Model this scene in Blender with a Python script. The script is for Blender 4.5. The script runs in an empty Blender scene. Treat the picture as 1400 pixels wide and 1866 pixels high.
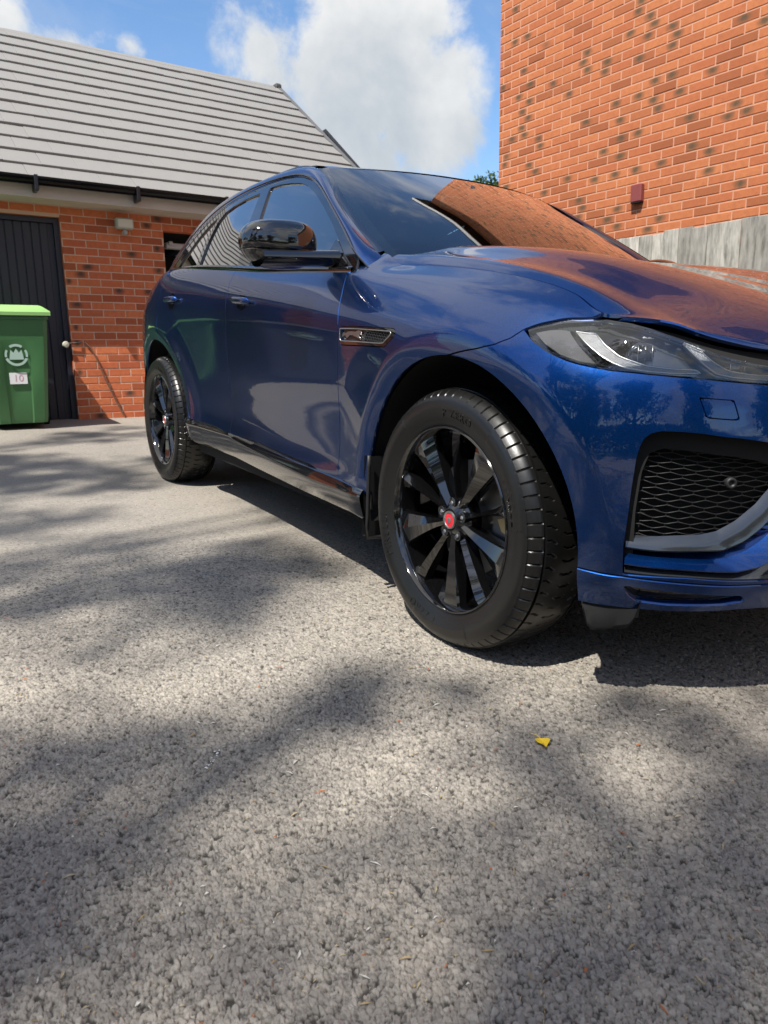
import bpy, math, random
import numpy as np
from mathutils import Matrix, Vector
random.seed(7); RNG = np.random.default_rng(7)
scene = bpy.context.scene; COL = scene.collection
# ---------------------------------------------------------------- camera
H = 0.8817                                    # camera height
CAMR = np.array([[.99985670, -.00334612, -.01659490], [-.01692889, -.19762902, -.98013070], [0., .98027117, -.19765734]])  # right, down, forward
FPX = 1352.7
cam = bpy.data.objects.new('camera', bpy.data.cameras.new('camera')); COL.objects.link(cam)
cam.data.sensor_fit = 'VERTICAL'; cam.data.sensor_height = 24; cam.data.sensor_width = 18; cam.data.lens = 24 * FPX / 1866
M = Matrix(((CAMR[0][0], -CAMR[1][0], -CAMR[2][0], 0), (CAMR[0][1], -CAMR[1][1], -CAMR[2][1], 0), (CAMR[0][2], -CAMR[1][2], -CAMR[2][2], H), (0, 0, 0, 1)))
cam.matrix_world = M
cam.data.clip_start = .02; cam.data.clip_end = 3000
cam.data.dof.use_dof = True; cam.data.dof.focus_distance = 2.1; cam.data.dof.aperture_fstop = 17.4 / 3.0
scene.camera = cam
# ---------------------------------------------------------------- light
SUN_EL, SUN_AZ = math.radians(57), math.radians(210.5)     # azimuth clockwise from +Y
world = bpy.data.worlds.new('World'); scene.world = world; world.use_nodes = True
def world_nodes():
    nt = world.node_tree; N = nt.nodes; L = nt.links; N.clear()
    out = N.new('ShaderNodeOutputWorld'); bg = N.new('ShaderNodeBackground'); bg.inputs[1].default_value = .15
    sky = N.new('ShaderNodeTexSky'); sky.sky_type = 'NISHITA'; sky.sun_disc = False
    sky.sun_elevation = SUN_EL; sky.sun_rotation = SUN_AZ; sky.air_density = 1.0; sky.dust_density = .6; sky.ozone_density = 2.5
    hs = N.new('ShaderNodeHueSaturation'); hs.inputs['Saturation'].default_value = 1.12; hs.inputs['Value'].default_value = .50
    L.new(sky.outputs[0], hs.inputs['Color'])
    tc = N.new('ShaderNodeTexCoord')
    def math_(op, a, b=None, c=None):
        m = N.new('ShaderNodeMath'); m.operation = op
        for i, q in enumerate((a, b, c)):
            if q is None: continue
            if isinstance(q, (int, float)): m.inputs[i].default_value = q
            else: L.new(q, m.inputs[i])
        return m.outputs[0]
    def vm(op, a, b=None, out='Vector'):
        m = N.new('ShaderNodeVectorMath'); m.operation = op
        for i, q in enumerate((a, b)):
            if q is None: continue
            if isinstance(q, (tuple, list)): m.inputs[i].default_value = q
            else: L.new(q, m.inputs[i])
        return m.outputs[out]
    d = vm('NORMALIZE', tc.outputs['Generated'])
    sep = N.new('ShaderNodeSeparateXYZ'); L.new(d, sep.inputs[0])
    den = math_('MAXIMUM', math_('ADD', sep.outputs[2], .22), .05)
    cmb = N.new('ShaderNodeCombineXYZ'); L.new(math_('DIVIDE', sep.outputs[0], den), cmb.inputs[0]); L.new(math_('DIVIDE', sep.outputs[1], den), cmb.inputs[1])
    def noise(vec, sc, det, rough, dist=0., off=(0, 0, 0)):
        n = N.new('ShaderNodeTexNoise'); n.inputs['Scale'].default_value = sc; n.inputs['Detail'].default_value = det
        n.inputs['Roughness'].default_value = rough; n.inputs['Distortion'].default_value = dist
        L.new(vm('ADD', vec, off), n.inputs['Vector']); return n.outputs[0]
    flat = noise(cmb.outputs[0], .85, 9, .56, .25, (3.1, 1.7, 0))         # clouds all round the sky
    fine = noise(d, 7.5, 9, .62, .35, (4, 0, 2))                       # billows
    # the heaped clouds that stand over the garage: direction, reach, weight
    blobs = [((-.010, .940, .340), .128, .95), ((-.125, .920, .345), .085, .60), ((.060, .955, .290), .105, .80), ((-.045, .975, .215), .145, .75),
             ((.02, .925, .40), .105, .85), ((-.335, .885, .330), .085, .62), ((-.40, .85, .36), .09, .7), ((-.27, .90, .345), .035, .45), ((.18, .955, .235), .06, .40)]
    acc = None
    for c, r, w in blobs:
        c = np.array(c) / np.linalg.norm(c)
        dist = vm('DISTANCE', d, tuple(c), 'Value')
        q = math_('MULTIPLY', math_('SMOOTH_MIN', math_('MAXIMUM', math_('SUBTRACT', 1, math_('DIVIDE', dist, r)), 0), 1, .1), w)
        acc = q if acc is None else math_('MAXIMUM', acc, q)
    front = math_('MULTIPLY', math_('SUBTRACT', sep.outputs[1], .6), 3.0)
    front = math_('MINIMUM', math_('MAXIMUM', front, 0), 1)
    # over the view the blobs rule, elsewhere the broken cloud does
    dens = math_('ADD', math_('MULTIPLY', acc, .62), math_('MULTIPLY', math_('SUBTRACT', fine, .5), .78))
    def ramp(v, a, b):
        m = N.new('ShaderNodeMapRange'); m.interpolation_type = 'SMOOTHSTEP'; L.new(v, m.inputs[0]); m.inputs[1].default_value = a; m.inputs[2].default_value = b; return m.outputs[0]
    m1 = ramp(dens, .09, .27)
    m2 = math_('MULTIPLY', ramp(math_('ADD', flat, math_('MULTIPLY', math_('SUBTRACT', fine, .5), .25)), .45, .59), math_('SUBTRACT', 1, front))
    wisp = math_('MULTIPLY', ramp(noise(cmb.outputs[0], 1.6, 8, .6, 1.2, (9, 3, 1)), .50, .80), .35)
    mask = math_('MAXIMUM', math_('MAXIMUM', m1, m2), wisp)
    hs2 = noise(d, 5.0, 6, .55, .2, (4.03, .0, 2.05))
    shade = ramp(math_('ADD', math_('MULTIPLY', sep.outputs[2], .9), math_('MULTIPLY', hs2, .55)), .41, .70)
    mixc = N.new('ShaderNodeMix'); mixc.data_type = 'RGBA'; L.new(shade, mixc.inputs[0])
    mixc.inputs[6].default_value = (1.15, 1.32, 1.50, 1); mixc.inputs[7].default_value = (2.35, 2.35, 2.33, 1)
    mix = N.new('ShaderNodeMix'); mix.data_type = 'RGBA'; L.new(mask, mix.inputs[0]); L.new(hs.outputs[0], mix.inputs[6]); L.new(mixc.outputs[2], mix.inputs[7])
    L.new(mix.outputs[2], bg.inputs[0]); L.new(bg.outputs[0], out.inputs[0])
world_nodes()
sl = bpy.data.lights.new('sun', 'SUN'); sl.energy = 2.9; sl.angle = math.radians(.53); sl.color = (1, .955, .88)
sun = bpy.data.objects.new('sun', sl); COL.objects.link(sun)
SUNV = Vector((math.sin(SUN_AZ) * math.cos(SUN_EL), math.cos(SUN_AZ) * math.cos(SUN_EL), math.sin(SUN_EL)))
sun.rotation_euler = SUNV.to_track_quat('Z', 'Y').to_euler(); sun.location = SUNV * 20
vs = scene.view_settings; vs.view_transform = 'Standard'; vs.look = 'None'; vs.exposure = 1.45; vs.gamma = 1; vs.use_curve_mapping = False
scene.cycles.max_bounces = 9; scene.cycles.transparent_max_bounces = 12; scene.cycles.glossy_bounces = 5
scene.cycles.sample_clamp_indirect = 6
scene.render.film_transparent = False
# ---------------------------------------------------------------- helpers
def px_of(p):
    q = CAMR @ (np.asarray(p, float) - np.array([0, 0, H]))
    return (700 + FPX * q[0] / q[2], 933 + FPX * q[1] / q[2], q[2])
GX, GY = -.0339, .0317                       # fall of the drive
def gz(x, y): return GX * x + GY * y
def mesh_obj(name, verts, faces, mats=None, parent=None, smooth=False, normals=None, uvs=None, matidx=None, loc=None, rot=None, auto=None):
    me = bpy.data.meshes.new(name); me.from_pydata([tuple(map(float, v)) for v in verts] if not isinstance(verts, list) else verts, [], faces); me.update()
    return me_obj(name, me, mats, parent, smooth, normals, uvs, matidx, loc, rot, auto)
def me_obj(name, me, mats=None, parent=None, smooth=False, normals=None, uvs=None, matidx=None, loc=None, rot=None, auto=None):
    for m in (mats if isinstance(mats, (list, tuple)) else [mats]):
        if m: me.materials.append(m)
    if smooth or normals is not None: me.shade_smooth()
    if auto: me.set_sharp_from_angle(angle=math.radians(auto))
    if normals is not None: me.normals_split_custom_set_from_vertices([tuple(n) for n in normals])
    if uvs is not None:
        ul = me.uv_layers.new(name='UVMap'); ul.data.foreach_set('uv', np.asarray(uvs, np.float32).ravel())
    if matidx is not None: me.polygons.foreach_set('material_index', np.asarray(matidx, np.int32))
    o = bpy.data.objects.new(name, me); COL.objects.link(o)
    if parent: o.parent = parent
    if loc is not None: o.location = loc
    if rot is not None: o.rotation_euler = rot
    return o
def fast_mesh(name, V, F):
    """V (n,3), F (m,4) or (m,3) arrays"""
    V = np.asarray(V, np.float32); F = np.asarray(F, np.int32); k = F.shape[1]
    me = bpy.data.meshes.new(name); me.vertices.add(len(V)); me.vertices.foreach_set('co', V.ravel())
    me.loops.add(F.size); me.loops.foreach_set('vertex_index', F.ravel())
    me.polygons.add(len(F)); me.polygons.foreach_set('loop_start', np.arange(0, F.size, k, dtype=np.int32)); me.polygons.foreach_set('loop_total', np.full(len(F), k, np.int32))
    me.update(calc_edges=True); me.validate(); me.shade_flat(); return me
def empty(name, loc=(0, 0, 0), rz=0, parent=None):
    o = bpy.data.objects.new(name, None); COL.objects.link(o); o.location = loc; o.rotation_euler = (0, 0, rz); o.empty_display_size = .1
    if parent: o.parent = parent
    return o
def tag(o, label=None, cat=None, group=None, kind=None):
    if label: o['label'] = label
    if cat: o['category'] = cat
    if group: o['group'] = group
    if kind: o['kind'] = kind
    return o
class MB:
    """collects simple solids into one mesh"""
    def __init__(s): s.v = []; s.f = []; s.m = []
    def add(s, vs, fs, m=0):
        b = len(s.v); s.v += [tuple(map(float, q)) for q in vs]; s.f += [tuple(b + i for i in f) for f in fs]; s.m += [m] * len(fs)
    def box(s, x0, x1, y0, y1, z0, z1, m=0, c=0.):
        if c:   # chamfered
            vs = []; fs = []
            for i, x in enumerate((x0, x1)):
                for j, y in enumerate((y0, y1)):
                    for k, z in enumerate((z0, z1)):
                        sx, sy, sz = (1 if i else -1), (1 if j else -1), (1 if k else -1)
                        vs += [(x, y - sy * c, z - sz * c), (x - sx * c, y, z - sz * c), (x - sx * c, y - sy * c, z)]
            import itertools
            P = lambda i, j, k, a: (i * 4 + j * 2 + k) * 3 + a
            for i in (0, 1): fs.append([P(i, 0, 0, 0), P(i, 1, 0, 0), P(i, 1, 1, 0), P(i, 0, 1, 0)][::1 if i else -1])
            for j in (0, 1): fs.append([P(0, j, 0, 1), P(0, j, 1, 1), P(1, j, 1, 1), P(1, j, 0, 1)][::1 if j else -1])
            for k in (0, 1): fs.append([P(0, 0, k, 2), P(1, 0, k, 2), P(1, 1, k, 2), P(0, 1, k, 2)][::1 if k else -1])
            for i, j in itertools.product((0, 1), (0, 1)): fs.append([P(i, j, 0, 0), P(i, j, 1, 0), P(i, j, 1, 1), P(i, j, 0, 1)][::1 if i != j else -1])
            for i, k in itertools.product((0, 1), (0, 1)): fs.append([P(i, 0, k, 0), P(i, 1, k, 0), P(i, 1, k, 2), P(i, 0, k, 2)][::-1 if i != k else 1])
            for j, k in itertools.product((0, 1), (0, 1)): fs.append([P(0, j, k, 1), P(1, j, k, 1), P(1, j, k, 2), P(0, j, k, 2)][::1 if j != k else -1])
            for i, j, k in itertools.product((0, 1), repeat=3): fs.append([P(i, j, k, 0), P(i, j, k, 1), P(i, j, k, 2)][::1 if (i + j + k) % 2 else -1])
            s.add(vs, fs, m)
        else:
            s.add([(x0,y0,z0),(x1,y0,z0),(x1,y1,z0),(x0,y1,z0),(x0,y0,z1),(x1,y0,z1),(x1,y1,z1),(x0,y1,z1)],
                  [(0,3,2,1),(4,5,6,7),(0,1,5,4),(1,2,6,5),(2,3,7,6),(3,0,4,7)], m)
        return s
    def tube(s, pts, r, n=10, m=0, cap=True):
        pts = [Vector(p) for p in pts]; rr = r if isinstance(r, (list, tuple)) else [r] * len(pts); b = len(s.v); up = Vector((0, 0, 1))
        for i, p in enumerate(pts):
            t = (pts[min(i+1, len(pts)-1)] - pts[max(i-1, 0)]).normalized()
            a = t.cross(up if abs(t.z) < .95 else Vector((1, 0, 0))).normalized(); c = t.cross(a)
            s.v += [tuple(p + (a * math.cos(2*math.pi*k/n) + c * math.sin(2*math.pi*k/n)) * rr[i]) for k in range(n)]
        for i in range(len(pts) - 1):
            for k in range(n):
                s.f.append((b+i*n+k, b+i*n+(k+1)%n, b+(i+1)*n+(k+1)%n, b+(i+1)*n+k)); s.m.append(m)
        if cap: s.f.append(tuple(b+k for k in range(n))[::-1]); s.f.append(tuple(b+(len(pts)-1)*n+k for k in range(n))); s.m += [m, m]
        return s
    def lathe_y(s, prof, n=48, m=0, c=(0, 0, 0), close=False):
        """profile [(r, y)] turned round the y axis"""
        b = len(s.v)
        for r, y in prof:
            s.v += [(c[0] + r*math.cos(2*math.pi*k/n), c[1] + y, c[2] + r*math.sin(2*math.pi*k/n)) for k in range(n)]
        K = len(prof)
        for i in range(K if close else K-1):
            j = (i+1) % K
            for k in range(n): s.f.append((b+i*n+k, b+i*n+(k+1)%n, b+j*n+(k+1)%n, b+j*n+k)); s.m.append(m)
        return s
    def obj(s, name, mats, parent=None, smooth=False, auto=None, loc=None, rot=None):
        return mesh_obj(name, s.v, s.f, mats, parent, smooth or bool(auto), None, None, s.m if len(set(s.m)) > 1 else None, loc, rot, auto)
# ---------------------------------------------------------------- materials
def mat(name, col=(.5, .5, .5), rough=.5, metal=0, coat=0, spec=.5, ior=1.5, bump=None, var=None, coatr=.03, emis=None):
    m = bpy.data.materials.new(name); m.use_nodes = True; nt = m.node_tree; b = nt.nodes['Principled BSDF']
    b.inputs['Base Color'].default_value = (*col, 1); b.inputs['Roughness'].default_value = rough; b.inputs['Metallic'].default_value = metal
    b.inputs['Coat Weight'].default_value = coat; b.inputs['Coat Roughness'].default_value = coatr; b.inputs['Specular IOR Level'].default_value = spec; b.inputs['IOR'].default_value = ior
    tc = nt.nodes.new('ShaderNodeTexCoord')
    if var:   # (scale, amount, second colour): mottled colour
        n = nt.nodes.new('ShaderNodeTexNoise'); n.inputs['Scale'].default_value = var[0]; n.inputs['Detail'].default_value = 6; n.inputs['Roughness'].default_value = .6
        nt.links.new(tc.outputs['Object'], n.inputs['Vector'])
        mr = nt.nodes.new('ShaderNodeMapRange'); mr.inputs[1].default_value = .35; mr.inputs[2].default_value = .7; mr.inputs[4].default_value = var[1]; nt.links.new(n.outputs[0], mr.inputs[0])
        mx = nt.nodes.new('ShaderNodeMix'); mx.data_type = 'RGBA'; mx.inputs[6].default_value = (*col, 1); mx.inputs[7].default_value = (*var[2], 1)
        nt.links.new(mr.outputs[0], mx.inputs[0]); nt.links.new(mx.outputs[2], b.inputs['Base Color'])
    if bump:  # (scale, strength, distance)
        n = nt.nodes.new('ShaderNodeTexNoise'); n.inputs['Scale'].default_value = bump[0]; n.inputs['Detail'].default_value = 5
        nt.links.new(tc.outputs['Object'], n.inputs['Vector'])
        bm_ = nt.nodes.new('ShaderNodeBump'); bm_.inputs['Strength'].default_value = bump[1]; bm_.inputs['Distance'].default_value = bump[2]
        nt.links.new(n.outputs[0], bm_.inputs['Height']); nt.links.new(bm_.outputs[0], b.inputs['Normal'])
    return m
def paint_mat():
    m = mat('blue_metallic_paint', (.004, .04, .2), .32, .95, 1.0, .5, coatr=.012); nt = m.node_tree; b = nt.nodes['Principled BSDF']
    b.inputs['Coat IOR'].default_value = 1.56
    tc = nt.nodes.new('ShaderNodeTexCoord'); v = nt.nodes.new('ShaderNodeTexVoronoi'); v.inputs['Scale'].default_value = 900
    nt.links.new(tc.outputs['Object'], v.inputs['Vector'])
    mx = nt.nodes.new('ShaderNodeMix'); mx.data_type = 'RGBA'; mx.inputs[6].default_value = (.0016, .025, .112, 1); mx.inputs[7].default_value = (.0026, .054, .24, 1)
    sep = nt.nodes.new('ShaderNodeSeparateColor'); nt.links.new(v.outputs['Color'], sep.inputs[0]); nt.links.new(sep.outputs[0], mx.inputs[0]); nt.links.new(mx.outputs[2], b.inputs['Base Color'])
    # faint orange peel in the lacquer
    n = nt.nodes.new('ShaderNodeTexNoise'); n.inputs['Scale'].default_value = 60; nt.links.new(tc.outputs['Object'], n.inputs['Vector'])
    bp = nt.nodes.new('ShaderNodeBump'); bp.inputs['Strength'].default_value = .05; bp.inputs['Distance'].default_value = .001
    nt.links.new(n.outputs[0], bp.inputs['Height']); nt.links.new(bp.outputs[0], b.inputs['Coat Normal'])
    return m
def glass_mat(name, tint, refl=1.0, ior=1.52, rough=0.0):
    m = bpy.data.materials.new(name); m.use_nodes = True; nt = m.node_tree; N = nt.nodes; N.clear()
    o = N.new('ShaderNodeOutputMaterial'); t = N.new('ShaderNodeBsdfTransparent'); t.inputs[0].default_value = (*tint, 1)
    g = N.new('ShaderNodeBsdfGlossy'); g.inputs['Roughness'].default_value = rough; g.inputs[0].default_value = (1, 1, 1, 1)
    fr = N.new('ShaderNodeFresnel'); fr.inputs[0].default_value = ior; mu = N.new('ShaderNodeMath'); mu.operation = 'MULTIPLY'; mu.inputs[1].default_value = refl; mu.use_clamp = True
    mx = N.new('ShaderNodeMixShader'); nt.links.new(fr.outputs[0], mu.inputs[0]); nt.links.new(mu.outputs[0], mx.inputs[0]); nt.links.new(t.outputs[0], mx.inputs[1]); nt.links.new(g.outputs[0], mx.inputs[2]); nt.links.new(mx.outputs[0], o.inputs[0])
    return m
M_ = {}
M_['paint'] = paint_mat()
M_['gloss_black'] = mat('gloss_black', (.004, .004, .005), .04, 0, 1.0, .6)
M_['rim_black'] = mat('gloss_black_alloy', (.003, .003, .0034), .07, 0, 1.0, .6)
M_['black'] = mat('matt_black_plastic', (.012, .012, .013), .55, bump=(300, .2, .0004))
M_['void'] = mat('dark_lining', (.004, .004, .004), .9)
M_['rubber'] = mat('tyre_rubber', (.0045, .0044, .0043), .34, 0, 0, .5, bump=(160, .18, .0006), var=(9, .6, (.008, .0078, .0074)))
M_['chrome'] = mat('bright_metal', (.60, .60, .58), .28, 1)
M_['satin'] = mat('satin_grey_trim', (.055, .06, .066), .14, .6, .8)
M_['steel'] = mat('brake_steel', (.16, .155, .15), .42, .85, bump=(80, .2, .001))
M_['tan'] = mat('sunlit_tan_bracket', (.50, .36, .16), .5)  # tan stands in for sun falling on the caliper carrier
M_['red'] = mat('red_enamel', (.62, .015, .03), .2, 0, .8)
M_['screen'] = glass_mat('windscreen_glass', (.52, .62, .60), 1.9, 1.55)
M_['privacy'] = glass_mat('side_glass', (.10, .11, .12), 2.4, 1.6)
M_['lampglass'] = glass_mat('lamp_lens_glass', (.88, .89, .90), 1.25, 1.6)
M_['frit'] = mat('black_glass_edge', (.01, .012, .012), .05, 0, .8)
M_['cabin'] = mat('cabin_trim', (.035, .035, .037), .6, bump=(200, .2, .001))
M_['seat'] = mat('seat_leather', (.045, .043, .042), .45)
M_['drl'] = mat('frosted_light_guide', (.24, .245, .25), .30, .3, bump=(420, .9, .002))
M_['reflector'] = mat('ribbed_reflector', (.13, .13, .135), .35, .4, bump=(900, 1.0, .002))
M_['lamp_in'] = mat('lamp_housing', (.085, .09, .095), .14, .7)
# ---------------------------------------------------------------- the drive
def asphalt_mat():
    m = bpy.data.materials.new('worn_asphalt'); m.use_nodes = True; nt = m.node_tree; N = nt.nodes; L = nt.links; b = N['Principled BSDF']
    geo = N.new('ShaderNodeNewGeometry')
    def noise(sc, det=4, rough=.55):
        n = N.new('ShaderNodeTexNoise'); n.inputs['Scale'].default_value = sc; n.inputs['Detail'].default_value = det; n.inputs['Roughness'].default_value = rough; L.new(geo.outputs['Position'], n.inputs['Vector']); return n.outputs[0]
    def vor(sc, feat='F1', out='Distance', rnd=1.):
        v = N.new('ShaderNodeTexVoronoi'); v.feature = feat; v.inputs['Scale'].default_value = sc; v.inputs['Randomness'].default_value = rnd
        a = N.new('ShaderNodeVectorMath'); a.operation = 'ADD'; nz = N.new('ShaderNodeTexNoise'); nz.inputs['Scale'].default_value = sc * 1.6; L.new(geo.outputs['Position'], nz.inputs['Vector'])
        s = N.new('ShaderNodeVectorMath'); s.operation = 'SCALE'; s.inputs[3].default_value = .35 / sc; L.new(nz.outputs['Color'], s.inputs[0]); L.new(geo.outputs['Position'], a.inputs[0]); L.new(s.outputs[0], a.inputs[1]); L.new(a.outputs[0], v.inputs['Vector'])
        return v.outputs[out]
    def mr(v, a, b_, c=0., d=1.):
        r = N.new('ShaderNodeMapRange'); L.new(v, r.inputs[0]); r.inputs[1].default_value = a; r.inputs[2].default_value = b_; r.inputs[3].default_value = c; r.inputs[4].default_value = d; return r.outputs[0]
    def mix(f, a, b_, mode='MIX'):
        x = N.new('ShaderNodeMix'); x.data_type = 'RGBA'; x.blend_type = mode
        for i, q in ((0, f), (6, a), (7, b_)):
            if isinstance(q, (int, float)): x.inputs[i].default_value = q
            elif isinstance(q, tuple): x.inputs[i].default_value = (*q, 1)
            else: L.new(q, x.inputs[i])
        return x.outputs[2]
    cellc = vor(95, 'F1', 'Color'); sc = N.new('ShaderNodeSeparateColor'); L.new(cellc, sc.inputs[0])
    base = mix(mr(sc.outputs[0], 0, 1), (.208, .190, .163), (.292, .266, .228))
    base = mix(mr(noise(1.6, 5), .35, .7, 0, .45), base, (.325, .288, .240))            # dusty, paler drifts
    base = mix(mr(noise(.55, 3), .45, .7, 0, .35), base, (.215, .192, .165))
    gap = mr(vor(95, 'DISTANCE_TO_EDGE'), .0, .14, 1, 0)
    pit = mr(noise(75, 3, .6), .56, .70)
    base = mix(mr(gap, 0, 1, 0, .12), base, (.035, .033, .031)); base = mix(mr(pit, 0, 1, 0, .65), base, (.028, .026, .025))
    bit = mr(vor(46, 'F1', 'Color') if False else noise(210, 1), .74, .78); base = mix(mr(bit, 0, 1, 0, .6), base, (.42, .36, .28))
    ta = N.new('ShaderNodeAttribute'); ta.attribute_name = 'chip_tone'; hv = N.new('ShaderNodeHueSaturation'); L.new(mr(ta.outputs['Fac'], -.5, .5, .76, 1.24), hv.inputs['Value']); L.new(base, hv.inputs['Color']); base = hv.outputs[0]
    pa = N.new('ShaderNodeAttribute'); pa.attribute_name = 'pit'; base = mix(mr(pa.outputs['Fac'], 0, 1, 0, .82), base, (.022, .020, .017))
    L.new(base, b.inputs['Base Color']); b.inputs['Roughness'].default_value = .86; b.inputs['Specular IOR Level'].default_value = .35
    hgt = N.new('ShaderNodeMath'); hgt.operation = 'MULTIPLY_ADD'; L.new(mr(vor(150, 'F1'), 0, .8, 1, 0), hgt.inputs[0]); hgt.inputs[1].default_value = .6
    h2 = N.new('ShaderNodeMath'); h2.operation = 'MULTIPLY'; L.new(noise(75, 5, .65), h2.inputs[0]); h2.inputs[1].default_value = -1.1; L.new(h2.outputs[0], hgt.inputs[2])
    bp = N.new('ShaderNodeBump'); bp.inputs['Strength'].default_value = .45; bp.inputs['Distance'].default_value = .0045; L.new(hgt.outputs[0], bp.inputs['Height']); L.new(bp.outputs[0], b.inputs['Normal'])
    return m
M_['asphalt'] = asphalt_mat()
def hash2(ix, iy, k):
    h = (ix.astype(np.int64) * 374761393 + iy.astype(np.int64) * 668265263 + k * 982451653) & 0x7fffffff
    h = ((h ^ (h >> 13)) * 1274126177) & 0x7fffffff; return ((h ^ (h >> 16)) & 0xffff) / 65535.
def stones(x, y, cell, seed):
    """height of a bed of rounded chippings, 0..1"""
    gx_, gy_ = np.floor(x / cell), np.floor(y / cell); f1 = np.full(x.shape, 9.); f2 = f1.copy(); hh = np.zeros(x.shape); tilt = np.zeros(x.shape)
    for dx in (-1, 0, 1):
        for dy in (-1, 0, 1):
            ix, iy = gx_ + dx, gy_ + dy; px = (ix + .5 + .42*(2*hash2(ix, iy, seed)-1)) * cell; py = (iy + .5 + .42*(2*hash2(ix, iy, seed+1)-1)) * cell
            r = hash2(ix, iy, seed+2); a = r * 6.28; el = 1 + .5*hash2(ix, iy, seed+4)
            ex, ey = (x-px)*np.cos(a) + (y-py)*np.sin(a), -(x-px)*np.sin(a) + (y-py)*np.cos(a)
            d = np.sqrt((ex/el)**2 + (ey*el*.9)**2) / cell
            nf2 = np.where(d < f1, f1, np.minimum(f2, d)); hh = np.where(d < f1, hash2(ix, iy, seed+3), hh); tilt = np.where(d < f1, ((x-px)*(hash2(ix, iy, seed+5)-.5) + (y-py)*(hash2(ix, iy, seed+6)-.5))/cell*1.5, tilt); f1 = np.minimum(f1, d); f2 = nf2
    hole = np.clip((hh - .10)/.06, 0, 1); e = np.clip((f2 - f1) / .22, 0, 1)**.6 * (.25 + .75*hole); return np.clip(e * (.40 + .50*hh + tilt), 0, 1.1), hh
def ground():
    # fine sector in front of the camera, rings growing with distance
    na = 980; r = [.62]
    while r[-1] < 3.6: r.append(r[-1] * 1.0019 + .0003)
    r = np.array(r); az = np.linspace(math.radians(-33), math.radians(33), na)
    A, R = np.meshgrid(az, r, indexing='ij'); X = np.sin(A)*R; Y = np.cos(A)*R
    h1, c1 = stones(X, Y, .0112, 11); h2, c2 = stones(X + .003, Y + .004, .0074, 57); h3, _c = stones(X, Y, .0042, 91)
    drop = (hash2(np.floor(X/.021), np.floor(Y/.021), 5) > .80) * 0
    k = np.clip((R - .62)/.03, 0, 1) * np.clip((3.6 - R)/1.9, 0, 1) * np.clip((math.radians(33) - np.abs(A))/.02, 0, 1)
    hgt = (.0072*(np.maximum(h1, .78*h2) - .62) + .0016*(h3 - .5)) * k
    Z = gz(X, Y) + hgt; lum = np.maximum(h1, .78*h2); PITV = np.clip((.46 - lum)/.28, 0, 1) * np.clip(k*3, 0, 1)
    TONE = (np.where(h1 >= .8*h2, c1, c2) - .5) * np.clip(k*3, 0, 1)
    V = np.stack([X, Y, Z], -1).reshape(-1, 3); n1, n2 = X.shape; I = np.arange(n1*n2).reshape(n1, n2)
    F = np.stack([I[:-1, :-1], I[:-1, 1:], I[1:, 1:], I[1:, :-1]], -1).reshape(-1, 4)[:, ::-1]
    # the rest of the sheet: same border points, coarser
    V = list(V); V2 = []; F2 = []
    me = fast_mesh('drive', V, F); at = me.attributes.new('pit', 'FLOAT', 'POINT'); at.data.foreach_set('value', PITV.ravel().astype(np.float32)); at = me.attributes.new('chip_tone', 'FLOAT', 'POINT'); at.data.foreach_set('value', TONE.ravel().astype(np.float32)); o = me_obj('drive', me, M_['asphalt'], smooth=True); tag(o, 'worn grey asphalt drive with open chippings', kind='structure')
    # surrounding sheet with a hole for the sector
    out = MB(); a = math.radians(33); rings = [.0, .62, float(r[-1]), 9, 20, 80, 400]; angs = sorted(set([round(q, 6) for q in np.linspace(-math.pi, math.pi, 61)] + [round(-a, 6), round(a, 6)]))
    vs = [(math.sin(t)*q, math.cos(t)*q, gz(math.sin(t)*q, math.cos(t)*q) if q <= 20 else gz(math.sin(t)*20, math.cos(t)*20) - (.6 if q > 80 else .2)) for q in rings for t in angs]; n = len(angs); fs = []
    for i in range(len(rings)-1):
        for k_ in range(n-1):
            if i == 1 and -a - 1e-5 < angs[k_] and angs[k_+1] < a + 1e-5: continue
            fs.append((i*n+k_, i*n+k_+1, (i+1)*n+k_+1, (i+1)*n+k_))
    out.add(vs, [f[::-1] for f in fs]); g = out.obj('ground', M_['asphalt']); tag(g, kind='structure')
ground()
# ---------------------------------------------------------------- litter on the drive
def leaf():
    c = Vector((.347, 1.523)); z = gz(c.x, c.y) + .004
    pts = [(-.016, .006), (-.0135, .012), (-.005, .0135), (.004, .0115), (.013, .0125), (.0175, .008), (.014, .000), (.007, -.0085), (.002, -.016), (-.003, -.0095), (-.012, -.001)]
    mb = MB(); n = len(pts); 
    top = [(c.x + x*1.05, c.y + y*1.3, z + .003 + .12*abs(x) + (.002 if i % 3 == 0 else 0)) for i, (x, y) in enumerate(pts)]
    mid = (c.x, c.y, z + .0015)
    vs = [mid] + top + [(q[0], q[1], q[2] - .0005) for q in [mid] + top]
    fs = [(0, 1 + (i+1) % n, 1+i) for i in range(n)] + [(n+1, n+2+i, n+2+(i+1) % n) for i in range(n)] + [(1+i, 1+(i+1) % n, n+2+(i+1) % n, n+2+i) for i in range(n)]
    mb.add(vs, fs); m = mat('yellow_leaf', (.80, .56, .03), .5, var=(160, .5, (.62, .36, .02)))
    o = mb.obj('fallen_leaf', m); tag(o, 'bright yellow fallen leaf lying on the grey asphalt', 'leaf')
    mb = MB(); mb.tube([(c.x - .002, c.y + .014, z + .004), (c.x - .008, c.y + .028, z + .006), (c.x - .020, c.y + .044, z + .003)], [.0007, .0006, .0005], 5); mb.obj('stalk', m, o)
leaf()
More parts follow.
